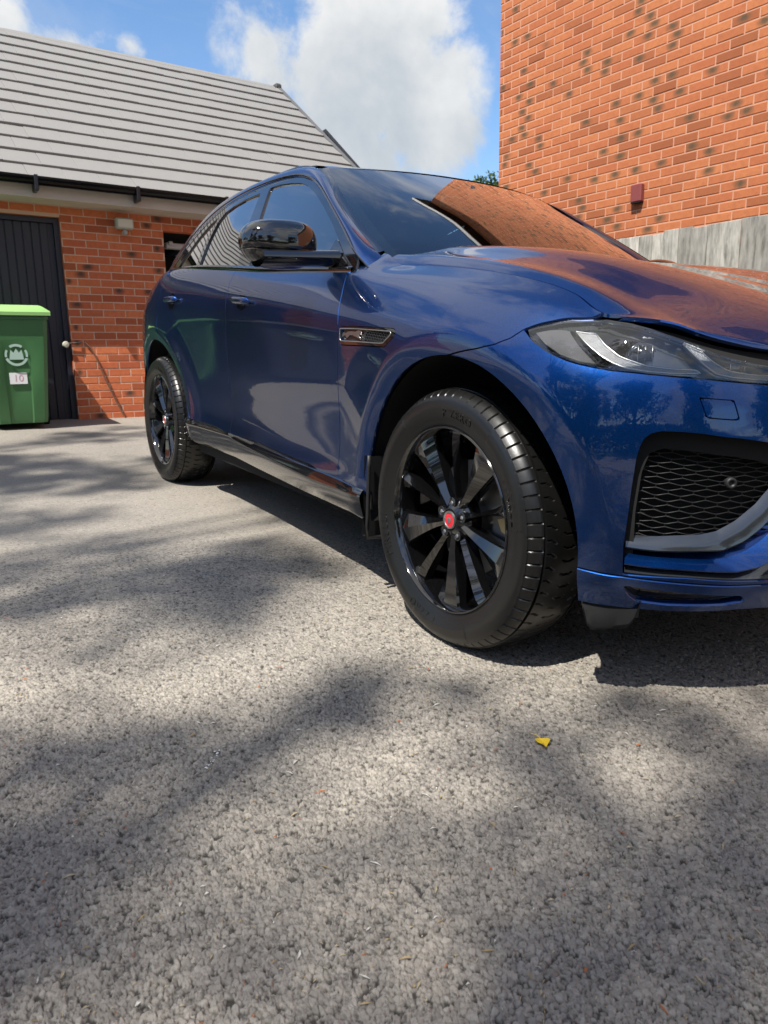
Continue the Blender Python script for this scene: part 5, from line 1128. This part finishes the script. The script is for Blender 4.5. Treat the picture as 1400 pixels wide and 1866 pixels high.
for side in (1, -1):
    # headlamp: housing bowl, clear lens, light guides, projectors
    HL = HLT + HLB
    lampo = put('headlight', chart(HL, f_skin, .012, gap=.001, off=lambda S: -.012 - .030 * np.clip(sdist(S, HL) / .03, 0, 1) ** .6, thick=.0), M_['lamp_in'], car, side)
    put('lens', chart(HL, f_skin, .01, gap=.0045, off=-.0005, thick=.006), M_['lampglass'], lampo, side)
    put('lamp_surround', chart([(s, v + .012) for s, v in HLT] + [(5.235, .85), (5.235, .765)] + [(s, v - .008) for s, v in HLB], f_skin, .010, gap=0, holes=[HL], off=-.006, thick=.02), M_['gloss_black'], lampo, side)
    # black gap between lamp and bonnet edge
    put('bonnet_gap_seal', chart([(4.66, .93), *[(s, v - .006) for s, v in HLT[5:]], (5.26, .84), (5.72, .86), (5.72, 1.03), (4.69, 1.03)], f_skin, .015, gap=0, off=-.020, thick=0), M_['void'], car, side)
    ga = [(4.618, .842), (4.668, .878), (4.676, .873), (4.700, .838), (4.741, .800), (4.806, .781), (4.860, .786), (4.915, .797), (4.926, .783), (4.86, .764), (4.807, .756), (4.760, .752), (4.730, .760), (4.700, .776)]
    gb = [(4.885, .935), (4.921, .945), (4.935, .90), (4.956, .862), (4.99, .823), (5.04, .815), (5.12, .824), (5.17, .845), (5.175, .815), (5.12, .795), (5.05, .786), (4.999, .783), (4.962, .792), (4.935, .832)]
    gc = [(4.515, .765), (4.548, .792), (4.594, .826), (4.606, .829), (4.650, .782), (4.686, .745), (4.690, .735), (4.657, .722), (4.600, .716), (4.552, .733)]
    for g in (ga, gb): put('light_guide', chart(g, f_skin, .006, gap=.001, off=-.010, thick=.012), M_['drl'], lampo, side)
    for g in (ga, gb): # bright outline of each guide
        c, nn = onskin(dens(g + [g[0]], 90), -.0085); put('guide_outline', ribs([c], .0030, .003, lambda q, nn=nn: nn), M_['chrome'], lampo, side, nrm=False)
    put('side_reflector', chart(gc, f_skin, .006, gap=.001, off=-.011, thick=.010), M_['reflector'], lampo, side)
    # black bezels between the guides
    bz = [(4.600, .828), (4.612, .836), (4.700, .742), (4.735, .745), (4.722, .735), (4.694, .731)]
    put('lamp_bezel', chart(bz, f_skin, .006, gap=0, off=-.0095, thick=.012), M_['gloss_black'], lampo, side)
    for cs, cv in ((4.795, .862), (5.02, .880)):
        c, nn = onskin([(cs, cv)], -.034); c = c[0]; nn = nn[0]; f = np.array([.86, .50, .06]); f /= np.linalg.norm(f); u = np.cross(f, [0, 0, 1.]); u /= np.linalg.norm(u); w = np.cross(u, f)
        prof = [(.0, .016), (.010, .0145), (.018, .010), (.024, .002), (.027, -.004), (.031, -.002), (.033, -.012), (.030, -.03)]; vs = []; fs = []; n = 28
        for r, y in prof: vs += [c + f*y + (u*math.cos(6.2832*k/n) + w*math.sin(6.2832*k/n)*.78)*r for k in range(n)]
        for i in range(len(prof)-1): fs += [(i*n+k, i*n+(k+1) % n, (i+1)*n+(k+1) % n, (i+1)*n+k) for k in range(n)]
        put('projector', (np.array(vs), fs, None), M_['chrome'] if False else M_['lamp_in'], lampo, side, nrm=False)
        # three bright bars of the lamp unit
        mb = MB()
        for k in (-1, 0, 1):
            q = c + f*.012 + u*(.016*k); mb.tube([q + w*.018, q - w*.018], .0011, 6)
        put('lamp_bar', (np.array(mb.v), mb.f, None), M_['chrome'], lampo, side, nrm=False)
    # lower intake: lining, mesh and three blades
    inn = put('intake_lining', chart([(4.775, .10), (5.72, .10), (5.72, .58), (4.775, .58)], f_skin, .02, gap=0, off=-.085, thick=0), M_['void'], car, side)
    # shallow collar just inside the opening
    ring = [(s + (.012 if s < 4.83 else 0), v - (.015 if v > .47 and s < 5.3 else 0)) for s, v in INT]
    put('intake_collar', chart(INT, f_skin, .01, gap=-.006, holes=[[(4.812, .10), (4.806, .32), (4.812, .42), (4.826, .475), (4.86, .495), (4.949, .497), (5.02, .49), (5.08, .478), (5.14, .46), (5.19, .43), (5.24, .39), (5.29, .355), (5.38, .325), (5.72, .315), (5.72, .10)]], off=-.030, thick=.05), M_['void'], inn, side)
    cur = []; ds = .060; dv = .0134; nrow = 25
    for j in range(nrow):
        v0 = .232 + j * dv; line = []; s = 4.795 + (ds/2 if j % 2 else 0)
        lim = 5.26
        pts = []
        for k in range(10):
            a = s + k * ds
            pts += [(a, v0 - .0024), (a + ds*.12, v0 - .0016), (a + ds*.5, v0 + .0036), (a + ds*.88, v0 - .0016)]
        pts = [p for p in pts if p[0] < lim and p[1] < .50]
        if len(pts) < 3: continue
        c, _n = onskin(pts, -.046); cur.append(c)
        for k in range(10):       # short ties to the row below
            a = s + k * ds
            if a < lim and j: c, _n = onskin([(a, v0 - .0024), (a, v0 - dv + .0036)], -.047); cur.append(c)
    put('intake_mesh', ribs(cur, .0020, .009, lambda q: np.tile([.66, .74, .12], (len(q), 1)) / np.linalg.norm([.66, .74, .12])), M_['mesh'], inn, side, nrm=False)
    put('mesh_backing', chart([(4.79, .20), (5.40, .20), (5.40, .52), (4.79, .52)], f_skin, .02, gap=0, off=-.062, thick=0), M_['void'], inn, side)
    # blades: upper line set back, lower line forward, so that each looks to the sky
    def blade(name, top, bot, ot, ob, m, bow=.004):
        n = 60; a = dens(top, n); b = dens(bot, n); rows = []
        pa, _ = onskin(a, ot); pb, nb = onskin(b, ob)
        for t in np.linspace(0, 1, 7): rows.append(pa*(1-t) + pb*t + nb * bow * math.sin(math.pi*t))
        rows.append(pb + [0, 0, -.004] - nb*.002); rows.append(pb + [0, 0, -.006] - nb*.03)
        put(name, rowdir(loft(rows), (.7, .7, .5)), m, inn, side, nrm=False, auto=40)
    blade('intake_blade', [(4.797, .254), (4.912, .267), (4.971, .272), (5.008, .282), (5.053, .309), (5.101, .349), (5.155, .415), (5.19, .475)],
          [(4.797, .226), (4.915, .230), (5.022, .238), (5.066, .262), (5.108, .298), (5.17, .37), (5.215, .445)], -.045, -.022, M_['satin'])
    blade('intake_blade', [(4.797, .219), (4.915, .224), (5.022, .231), (5.070, .253), (5.115, .292), (5.18, .37), (5.23, .445)],
          [(4.797, .189), (4.92, .187), (5.055, .182), (5.110, .196), (5.17, .240), (5.25, .31), (5.33, .345), (5.70, .345)], -.060, -.002, paint, .002)
    blade('intake_blade', [(4.797, .180), (4.92, .178), (5.055, .172), (5.12, .186), (5.20, .245), (5.28, .30), (5.70, .32)],
          [(4.799, .162), (4.937, .160), (5.141, .148), (5.30, .150), (5.72, .150)], -.034, -.004, M_['satin'], .002)
    # parking sensor
    c, nn = onskin([(5.030, .402)], -.040); mb = MB(); f = nn[0]; u = np.cross(f, [0, 0, 1.]); u /= np.linalg.norm(u); w = np.cross(u, f); vs = []; fs = []; n = 20
    prof = [(0, -.004), (.006, -.004), (.0065, .002), (.0105, .003), (.013, .0), (.014, -.02)]
    for r, y in prof: vs += [c[0] + f*y + (u*math.cos(6.2832*k/n) + w*math.sin(6.2832*k/n))*r for k in range(n)]
    for i in range(len(prof)-1): fs += [(i*n+k, i*n+(k+1) % n, (i+1)*n+(k+1) % n, (i+1)*n+k) for k in range(n)]
    put('parking_sensor', (np.array(vs), fs, None), M_['black'], inn, side, nrm=False)
    # wing vent: frame, mesh, leaping emblem
    vo = [(3.604, .643), (3.70, .652), (3.954, .666), (3.968, .660), (3.966, .640), (3.926, .612), (3.905, .606), (3.625, .592), (3.600, .592)]
    vi = [(3.600, .636), (3.70, .644), (3.935, .655), (3.946, .650), (3.940, .640), (3.905, .616), (3.88, .613), (3.625, .602), (3.600, .602)]
    vent = put('wing_vent', chart(vo, f_skin, .006, gap=.0003, holes=[vi], off=.001, thick=.02), M_['gloss_black'], car, side)
    put('vent_backing', chart(vo, f_skin, .012, gap=.002, off=-.014, thick=0), M_['void'], vent, side)
    c1, nn = onskin(dens(vi + [vi[0]], 80), .0018); put('vent_trim', ribs([c1], .0028, .004, lambda q, nn=nn: nn), M_['chrome'], vent, side, nrm=False)
    cur = []
    for j in range(6):
        v0 = .608 + j*.0085; pts = []
        for k in range(26):
            a = 3.76 + k*.0085; 
            if a < 3.935 - (0.03 if j == 0 else 0): pts.append((a, v0 + (.0028 if (k + j) % 2 else -.0028)))
        if len(pts) > 2: c, _n = onskin(pts, -.006); cur.append(c)
    put('vent_mesh', ribs(cur, .0022, .004, lambda q: np.tile([.05, .998, .02], (len(q), 1))), M_['satin'], vent, side, nrm=False)
    put('vent_plate', chart([(3.605, .604), (3.76, .607), (3.775, .646), (3.605, .637)], f_skin, .006, gap=0, off=-.008, thick=.006), M_['satin'], vent, side)
    cat = [(3.612, .612), (3.622, .626), (3.640, .624), (3.655, .630), (3.680, .633), (3.710, .634), (3.728, .640), (3.745, .640), (3.752, .633), (3.742, .628), (3.722, .627), (3.745, .618), (3.748, .613), (3.720, .618), (3.690, .622), (3.664, .620), (3.650, .612), (3.640, .610), (3.646, .618), (3.630, .618)]
    put('leaping_emblem', chart(cat, f_skin, .0035, gap=0, off=-.001, thick=.004), M_['chrome'], vent, side)
    # crease strip running back from the vent along the door
    # door handles
    for (hs_, par_) in ((2.672, 0), (1.662, 1)):
        d = [o for o in car.children if o.name.startswith('front_door' if par_ == 0 else 'rear_door')][0 if side > 0 else -1]
        hv = .708 if par_ == 0 else .716; hl = .098
        ss = np.linspace(-1, 1, 26); rows = []
        ctr, nn = onskin([(hs_ + k*hl, hv) for k in ss], [.020 * (1 - abs(k)**5) + .006 for k in ss])
        n = 12
        for i, k in enumerate(ss):
            rr = (1 - abs(k)**8) ** .4 + .02; row = []
            for q in range(n + 1):
                a = 2*math.pi*q/n; row.append(ctr[i] + nn[i]*math.cos(a)*.0095*rr + np.array([0, 0, 1.])*math.sin(a)*.0145*rr)
            rows.append(row)
        put('door_handle', rowdir(loft(rows), (0, 0, 0)) if False else loft(rows), M_['paint'], d, side, nrm=False)
        cup = []
        for i in range(21):
            a = 2*math.pi*i/20; cup.append((hs_ - .02 + .050*math.cos(a), hv - .004 + .036*math.sin(a)))
        put('handle_recess', chart(cup[:-1], f_skin, .006, gap=0, off=lambda S: np.full(len(S), .0016), thick=0), M_['gloss_black'], d, side)
    # door mirror
    door = [o for o in car.children if o.name.startswith('front_door')][0 if side > 0 else -1]
    def mirror_shell(z_lo, z_hi, gap):
        cx, cw, cz = -.905, 1.035, 1.200; n1, n2 = 40, 22; rows = []
        for j in range(n2 + 1):
            b = -math.pi/2 + math.pi*j/n2; row = []
            for i in range(n1 + 1):
                a = 2*math.pi*i/n1; ca, sa, cb, sb = math.cos(a), math.sin(a), math.cos(b), math.sin(b)
                e = lambda v, p: math.copysign(abs(v)**p, v)
                lat = .136*e(sa, .80)*e(cb, .62); lon = .088*e(ca, .85)*e(cb, .7); ver = .087*e(sb, .85)
                z = cz + ver*(1.0 if sb < 0 else .92) - .10*lat*(-1) * (.30 if sb > 0 else .05)*-1
                w = cw + lat; x = cx + lon - .12*lat
                x = max(x, cx - .045 - .12*lat)
                if sb < 0: w += .018*sb*(1 if sa > 0 else .2)
                row.append((x, w, min(max(z, z_lo), z_hi)))
            rows.append(row)
        return rows
    mo = put('door_mirror', loft(mirror_shell(1.176, 2, 0)), M_['gloss_black'], car, side, nrm=False, auto=50)
    low = np.array(mirror_shell(0, 1.1735, 0)); cc = low.mean((0, 1)); low = cc + (low - cc) * [.985, .985, 1]
    put('mirror_base', loft(list(low)), M_['gloss_black'], mo, side, nrm=False, auto=50)
    rows = []
    for t in np.linspace(0, 1, 12):
        w = 1.13 - .275*t; zc_ = 1.143 + .010*t; hh = .031*(1 - .30*t) + .008*t*t; dd = .062 - .018*t; row = []
        for q in range(17):
            a = 2*math.pi*q/16; row.append((-.865 + .06*t + dd*math.copysign(abs(math.cos(a))**.95, math.cos(a)), w, zc_ + hh*math.copysign(abs(math.sin(a))**.95, math.sin(a))))
        rows.append(row)
    put('mirror_arm', loft(rows), M_['gloss_black'], mo, side, nrm=False, auto=50)
    put('mirror_glass', (np.array([(-.955, 1.035 + .115*math.cos(6.2832*k/28), 1.20 + .072*math.sin(6.2832*k/28)) for k in range(28)]), [tuple(range(28))], None), M_['chrome'], mo, side, nrm=False)
    # sail panel ahead of the mirror
    sp = [(-.70, 1.122), (-.865, 1.122), (-.885, 1.165), (-.852, 1.228), (-.80, 1.195)]
    put('sail_panel', chart(sp, f_green, .01, gap=0, off=.003, thick=.01), M_['gloss_black'], door, side)
    # mud flap, air dam
    put('mud_flap', rowdir(loft([[(-.405 - .045*t - .010*abs(u), .800 + (.145 - .02*t)*u, .50 - .285*t + (.012 if False else 0)) for u in np.linspace(0, 1, 8)] for t in np.linspace(0, 1, 9)] +
        [[(-.425 - .045*t - .010*abs(u), .800 + (.145 - .02*t)*u, .50 - .285*t) for u in np.linspace(0, 1, 8)] for t in (1, .5, 0)]), (1, .3, 0)), M_['black'], car, side, auto=40)
    mf = [(-.40 - .04*t, .948 - .02*t, .505 - .29*t) for t in np.linspace(0, 1, 8)] + [(-.445, .86, .210), (-.44, .80, .212)]
    mb = MB(); mb.tube(mf, .007, 6); put('mud_flap', (np.array(mb.v), mb.f, None), M_['black'], car, side, nrm=False)
    n = 12; U = np.linspace(0, 1, n)
    def adrow(dx, dw, zf): return [(.500 + .105*u - dx, .880 - .078*u - dw, zf(u)) for u in U]
    zl = lambda u: .188 + .030*u**1.5 + .05*max(0, .12 - u)/.12 + .06*max(0, u - .88)/.12
    rows = [adrow(.040, .034, lambda u: .268), adrow(.034, .030, lambda u: .240), adrow(.028, .026, lambda u: zl(u) + .012), adrow(.034, .032, zl), adrow(.060, .055, zl), adrow(.075, .065, lambda u: .268)]
    put('air_dam', rowdir(loft(rows), (.7, .7, 0)), M_['void'], car, side, nrm=False, auto=50)
# centre grille (beyond the frame, seen from other places)
put2('centre_grille', [[(.80 - .05*abs(u)**2 - .02, .40*u, z) for u in np.linspace(-1, 1, 9)] for z in (.57, .70, .80, .865)], M_['void'], car, (1, 0, 0))
cur = [[(.805 - .05*(w/.4)**2 - .012, w + .018*math.sin(i*1.57), .585 + .27*i/24) for i in range(25)] for w in np.linspace(-.36, .36, 15)]
put('grille_mesh', ribs(cur, .004, .008, lambda q: np.tile([1, 0, 0.], (len(q), 1))), M_['gloss_black'], car, 1, nrm=False)
put2('number_plate', [[(.862, .26*u, z) for u in (-1, 1)] for z in (.44, .55)], mat('white_plate', (.75, .75, .72), .3), car, (1, 0, 0))
# underside
mb = MB(); mb.box(-2.40, -.46, -.86, .86, .24, .30); mb.box(-3.7, -2.40, -.55, .55, .26, .40); mb.box(-.46, .52, -.58, .58, .26, .40); mb.box(.45, .60, -.52, .52, .28, .30)
mb.tube([(0, -.80, .37), (0, .80, .37)], .03, 8); mb.tube([(-2.87, -.80, .37), (-2.87, .80, .37)], .04, 8)
mb.obj('underbody', M_['void'], car)
mb = MB(); mb.box(-2.40, -.50, -.80, .80, .30, .34); mb.box(-.52, -.48, -.78, .78, .3, 1.05); mb.box(-3.5, -2.42, -.70, .70, .40, .95)
mb.obj('cabin_floor', M_['cabin'], car)
put2('door_lining', [[(x, .80, z) for x in np.linspace(-3.3, -.55, 9)] for z in (.33, 1.11)], M_['cabin'], car, (0, 1, 0)); put2('door_lining', [[(x, -.80, z) for x in np.linspace(-3.3, -.55, 9)] for z in (.33, 1.11)], M_['cabin'], car, (0, 1, 0))
put2('dashboard', [[(x, w, z + .02*math.cos(w*3)) for w in np.linspace(-.76, .76, 15)] for x, z in ((-.42, 1.10), (-.62, 1.11), (-.85, 1.09), (-.93, 1.04), (-.93, .86), (-.80, .60))], M_['cabin'], car)
def seat(x, w):
    so = empty('seat', parent=car); mb = MB(); y = -w
    mb.box(x - .25, x + .27, y - .26, y + .26, .50, .66, c=.05); mb.obj('seat_cushion', M_['seat'], so, auto=60)
    mb = MB(); vs = []
    for (xx, zz, ww, dd) in ((x-.20, .62, .25, .07), (x-.27, .85, .26, .07), (x-.34, 1.08, .24, .06), (x-.38, 1.19, .17, .045)):
        vs += [(xx-dd, y-ww, zz), (xx+dd, y-ww*.9, zz), (xx+dd, y+ww*.9, zz), (xx-dd, y+ww, zz)]
    fs = [(0, 3, 2, 1), (12, 13, 14, 15)] + [(i*4+k, i*4+(k+1) % 4, i*4+4+(k+1) % 4, i*4+4+k) for i in range(3) for k in range(4)]
    mb.add(vs, fs); mb.obj('seat_back', M_['seat'], so, auto=60)
    mb = MB(); mb.box(x-.44, x-.35, y-.13, y+.13, 1.22, 1.38, c=.03); mb.tube([(x-.39, y-.05, 1.16), (x-.395, y-.05, 1.24)], .008, 6); mb.tube([(x-.39, y+.05, 1.16), (x-.395, y+.05, 1.24)], .008, 6); mb.obj('head_restraint', M_['seat'], so, auto=60)
for x, w in ((-1.45, .38), (-1.45, -.38), (-2.35, .40), (-2.35, -.40)): seat(x, w)
mb = MB(); n = 40
ring = [(-.98 + .10*math.sin(a)*.5 - .02, -.38 + .185*math.cos(a), 1.03 + .17*math.sin(a)) for a in np.linspace(0, 2*math.pi, n)]
mb.tube(ring, .016, 8, cap=False); mb.box(-1.00, -.96, -.44, -.32, .98, 1.08, c=.01); mb.tube([(-.98, -.55, 1.03), (-.98, -.21, 1.03)], .014, 6); mb.tube([(-.98, -.38, 1.03), (-.75, -.38, .98)], .03, 8)
mb.obj('steering_wheel', M_['cabin'], car, auto=40)
mb = MB(); mb.box(-1.20, -1.17, -.13, .13, 1.43, 1.50, c=.012); mb.tube([(-1.17, 0, 1.49), (-1.12, 0, 1.535)], .012, 6); mb.obj('rear_view_mirror', M_['cabin'], car, auto=40)
# ------------------------------------------------ wheels
def tyre_mesh():
    # profile across the tyre (axial y, radius, kind) from outer bead round the tread to the inner bead
    side_o = [(.098, .262), (.106, .268), (.112, .276), (.1185, .290), (.1235, .305), (.1265, .322), (.1260, .334), (.1235, .346), (.1215, .350), (.1190, .3545)]
    side_o = resample([(y, r) for y, r in side_o], 20)
    tr = []
    for y in np.concatenate([np.linspace(.1165, .088, 10), [.0835, .0825], [.0755, .0745], np.linspace(.066, .036, 6), [.0325, .0315], [.0235, .0225], np.linspace(.016, -.016, 5),
                             [-.0225, -.0235], [-.0315, -.0325], np.linspace(-.036, -.066, 6), [-.0745, -.0755], [-.0825, -.0835], np.linspace(-.088, -.1165, 10)]):
        r = .3815 - .010*(abs(y)/.1)**2.2 - .016*max(0, (abs(y) - .085)/.0315)**2
        g = any(abs(abs(y) - c) < .0040 for c in (.079, .0275)); tr.append((y, r - (.0075 if g else 0), g))
    prof = [(y, r, 0) for y, r in side_o] + [(y, r, 2 if g else 1) for y, r, g in tr] + [(-y, r, 0) for y, r in side_o[::-1]]
    nb = 66; sub = 10; n = nb*sub; Y = np.array([p[0] for p in prof]); R = np.array([p[1] for p in prof]); K = np.array([p[2] for p in prof])
    T = np.linspace(0, 2*np.pi, n, endpoint=False); ph = (np.arange(n) % sub)
    RR = np.repeat(R[:, None], n, 1); YY = np.repeat(Y[:, None], n, 1)
    # lateral cuts in the shoulder, slanted sipes in the inner ribs
    for i, (y, r, k) in enumerate(prof):
        if abs(y) > .0855 and (k == 1 or r > .352): RR[i] -= np.where(ph == 0, .0055 if abs(y) < .119 else .0025, 0) * (1 if not .104 < abs(y) < .1075 else .55)
        elif k == 1 and abs(y) < .074: RR[i] -= np.where(((ph + int((abs(y))/.0085)) % sub) == 0, .0050, 0) * (.045 < abs(y) or abs(y) < .018)
    # sidewall: two rings and a raised rim guard with block ends
    rr = R; 
    for i, (y, r, k) in enumerate(prof):
        if y > .09 and k == 0:
            a = (np.degrees(T) % 120); blk = (a > 6) & (a < 52)
            if .312 < r < .343: YY[i] += np.where(blk, .0016, 0)
            if .270 < r < .278: YY[i] += .0014
    V = np.stack([RR*np.cos(T), YY, RR*np.sin(T)], -1).reshape(-1, 3)
    m = len(prof); I = np.arange(m*n).reshape(m, n); J = np.roll(I, -1, 1)
    F = np.stack([I[:-1], I[1:], J[1:], J[:-1]], -1).reshape(-1, 4)
    me = fast_mesh('tyre', V, F); me.shade_smooth(); me.set_sharp_from_angle(angle=math.radians(35)); return me
def rim_mesh():
    mb = MB()
    mb.lathe_y([(.2700, .1000), (.2718, .106), (.2715, .112), (.2690, .1150), (.2655, .1145), (.2625, .110), (.2585, .100), (.2550, .088), (.2530, .070), (.2500, .03), (.2430, -.02), (.2430, -.09), (.2550, -.105), (.262, -.105)], 120)
    # hub face with a sunk centre
    mb.lathe_y([(.0295, .090), (.0305, .0925), (.0345, .0925), (.040, .088), (.050, .080), (.062, .068), (.068, .050), (.070, .015), (.03, .01)], 60)
    return mb
def spoke(mb, ang, wide):
    """blade from hub to rim, ridge down its face"""
    ca, sa = math.cos(ang), math.sin(ang); st = []
    if wide:  # r, half width, face y, ridge proud, depth, skew
        st = [(.035, .011, .080, .003, .045), (.060, .0125, .081, .005, .045), (.090, .0150, .083, .007, .044), (.130, .0225, .085, .008, .042), (.180, .0340, .088, .008, .040), (.225, .0470, .093, .007, .036), (.248, .056, .096, .005, .034), (.2595, .058, .094, .002, .034)]
    else:
        st = [(.045, .010, .074, .003, .045), (.080, .0070, .076, .006, .044), (.130, .0075, .078, .010, .040), (.185, .0110, .081, .013, .036), (.222, .0175, .086, .012, .034), (.246, .026, .091, .007, .032), (.2595, .034, .092, .002, .032)]
    secs = []
    for r, hw, y, rg, dp in st:
        sk = 0 if wide else .004
        cross = [(-hw, y - dp), (-hw, y - .010 if wide else y - .018), (-hw*.90, y - (.003 if wide else .006)), (0 + sk, y + rg), (hw*.90, y - (.010 if wide else .004)), (hw, y - .020), (hw, y - dp)]
        secs.append([(r*ca - t*sa, yy, r*sa + t*ca) for t, yy in cross])
    n = len(secs[0]); vs = [p for s in secs for p in s]; fs = [(i*n+k, i*n+(k+1) % n, (i+1)*n+(k+1) % n, (i+1)*n+k) for i in range(len(secs)-1) for k in range(n)]
    mb.add(vs, fs)
TY = tyre_mesh(); TY.materials.append(M_['rubber'])
RM = rim_mesh()
rm_me = RM.obj('rim_tmp', M_['rim_black'], auto=35); bpy.data.objects.remove(rm_me); RIM = bpy.data.meshes[rm_me.name] if False else [m for m in bpy.data.meshes if m.name.startswith('rim_tmp')][0]; RIM.name = 'rim'
def shared(mb, name, m, auto=35):
    o = mb.obj(name, m, auto=auto); me = o.data; bpy.data.objects.remove(o); return me
W0 = math.radians(-90)
spw = []
for k in range(5):
    mb = MB(); spoke(mb, W0 + k*2*math.pi/5, True); spw.append(shared(mb, 'wide_spoke', M_['rim_black'], 28))
spn = []
for k in range(5):
    mb = MB(); spoke(mb, W0 + (k + .5)*2*math.pi/5, False); spn.append(shared(mb, 'narrow_spoke', M_['rim_black'], 28))
mb = MB(); mb.lathe_y([(.0001, .0945), (.012, .0955), (.0205, .0945)], 36); cap_red = shared(mb, 'hub_cap', M_['red'])
mb = MB(); mb.lathe_y([(.0205, .0940), (.0215, .0965), (.0260, .0965), (.0275, .092)], 36); cap_ring = shared(mb, 'hub_ring', M_['chrome'])
mb = MB()   # small snarling-head emblem in relief
mb.add([(-.007, .0962, .008), (.007, .0962, .008), (.009, .0962, .001), (.005, .0962, -.008), (0, .0962, -.010), (-.005, .0962, -.008), (-.009, .0962, .001), (0, .0985, 0)], [(i, (i+1) % 7, 7) for i in range(7)])
cap_face = shared(mb, 'hub_emblem', M_['chrome'])
lug = []
for k in range(5):
    a = W0 + (k + .5)*2*math.pi/5; c = (.0505*math.cos(a), 0, .0505*math.sin(a)); mb = MB()
    mb.lathe_y([(.0001, .0895), (.0045, .0895), (.0062, .0880), (.0072, .082)], 6, c=c); lug.append(shared(mb, 'lug_nut', M_['chrome'], 30))
lugwell = []
for k in range(5):
    a = W0 + (k + .5)*2*math.pi/5; c = (.0505*math.cos(a), 0, .0505*math.sin(a)); mb = MB(); mb.lathe_y([(.0001, .0842), (.0115, .0842), (.0135, .0872), (.0152, .0868), (.0160, .080), (.0162, .050)], 20, c=c); lugwell.append(shared(mb, 'lug_recess', M_['gloss_black'], 50))
mb = MB(); mb.lathe_y([(.07, .012), (.168, .012), (.168, -.012), (.07, -.012)], 64, close=True); mb.lathe_y([(.0001, .03), (.07, .03), (.075, .012)], 40); disc = shared(mb, 'brake_disc', M_['steel'])
def lettering(text, size, r0, a0, m, name, depth=.0012):
    cu = bpy.data.curves.new('t', 'FONT'); cu.body = text; cu.size = size; cu.extrude = depth; cu.resolution_u = 2; cu.align_x = 'CENTER'; cu.space_character = 1.15
    o = bpy.data.objects.new('t', cu); COL.objects.link(o); dg = bpy.context.evaluated_depsgraph_get(); me = bpy.data.meshes.new_from_object(o.evaluated_get(dg)); bpy.data.objects.remove(o); bpy.data.curves.remove(cu)
    me.name = name; me.materials.clear(); me.materials.append(m); return me
def sidey(r): return float(np.interp(r, [.276, .290, .305, .322, .334, .346], [.112, .1185, .1235, .1265, .1260, .1235]))
def bend(me, r0, a0, y0, mirror=False):
    """lay flat lettering on the sidewall: baseline at radius r0, centred at angle a0 (seen from outside, x forward to the right)"""
    for v in me.vertices:
        r = r0 + v.co.y; a = a0 + v.co.x / (r0 + .015)
        yy = sidey(r) + v.co.z; v.co = (r*math.cos(a), yy, r*math.sin(a))
    return me
def sidey(r): return float(np.interp(r, [.276, .290, .305, .322, .334, .346], [.112, .1185, .1235, .1265, .1260, .1235]))
LET = []
for txt, a, sz in (('PIRELLI', 160, .040), ('P ZERO', 285, .036), ('PIRELLI', 340, .040), ('P ZERO', 100, .036)):
    me = lettering(txt, sz, 0, 0, M_['rubber'], 'tyre_lettering', .0022); LET.append(bend(me, .2985, math.radians(a), 0))
def wheel(cx, sd, steer=0., spin=0.):
    w = empty('wheel', (cx, -.820*sd if cx > -1 else -.827*sd, .3720), parent=car)
    w.rotation_euler = (0, 0, (math.pi if sd > 0 else 0) + steer)
    def ch(name, me):
        o = bpy.data.objects.new(name, me); COL.objects.link(o); o.parent = w; return o
    # wheel meshes are built with +y outward; x is reversed on the right flank by the half turn
    hold = []
    for nm, me in [('tyre', TY), ('rim', RIM)] + [('spoke', s) for s in spw] + [('spoke', s) for s in spn] + [('hub_cap', cap_red), ('hub_ring', cap_ring), ('hub_emblem', cap_face), *[('lug_recess', l) for l in lugwell]] + [('lug_nut', l) for l in lug]:
        o = ch(nm, me); o.rotation_euler = (0, spin, 0) if nm != 'tyre' else (0, 0, 0)
    for me in LET: ch('tyre_lettering', me)
    o = ch('brake_disc', disc)
    mb = MB(); n = 12
    vs = []; a0, a1 = (math.radians(155), math.radians(208)) 
    for i in range(n+1):
        a = a0 + (a1 - a0)*i/n
        for r, y in ((.118, .03), (.196, .03), (.200, -.05), (.118, -.05)): vs.append((r*math.cos(a), y, r*math.sin(a)))
    fs = [(i*4+k, i*4+(k+1) % 4, i*4+4+(k+1) % 4, i*4+4+k) for i in range(n) for k in range(4)] + [(0, 1, 2, 3), (n*4+3, n*4+2, n*4+1, n*4)]
    mb.add(vs, fs); cal = mb.obj('brake_caliper', M_['steel'], w, auto=40)
    mb = MB(); a = math.radians(174)
    pl = [(.150, -.012), (.165, .020), (.190, .030), (.206, .020), (.208, -.005), (.185, -.020)]
    vs = [(r*math.cos(a) - t*math.sin(a), y, r*math.sin(a) + t*math.cos(a)) for y in (.034, .041) for r, t in pl]; n = len(pl)
    mb.add(vs, [tuple(range(n))[::-1], tuple(range(n, 2*n))] + [(i, (i+1) % n, n+(i+1) % n, n+i) for i in range(n)]); mb.obj('caliper_bracket', M_['tan'], w)
    return w
for cx in (0., -2.874):
    for sd in (1, -1): wheel(cx, sd)
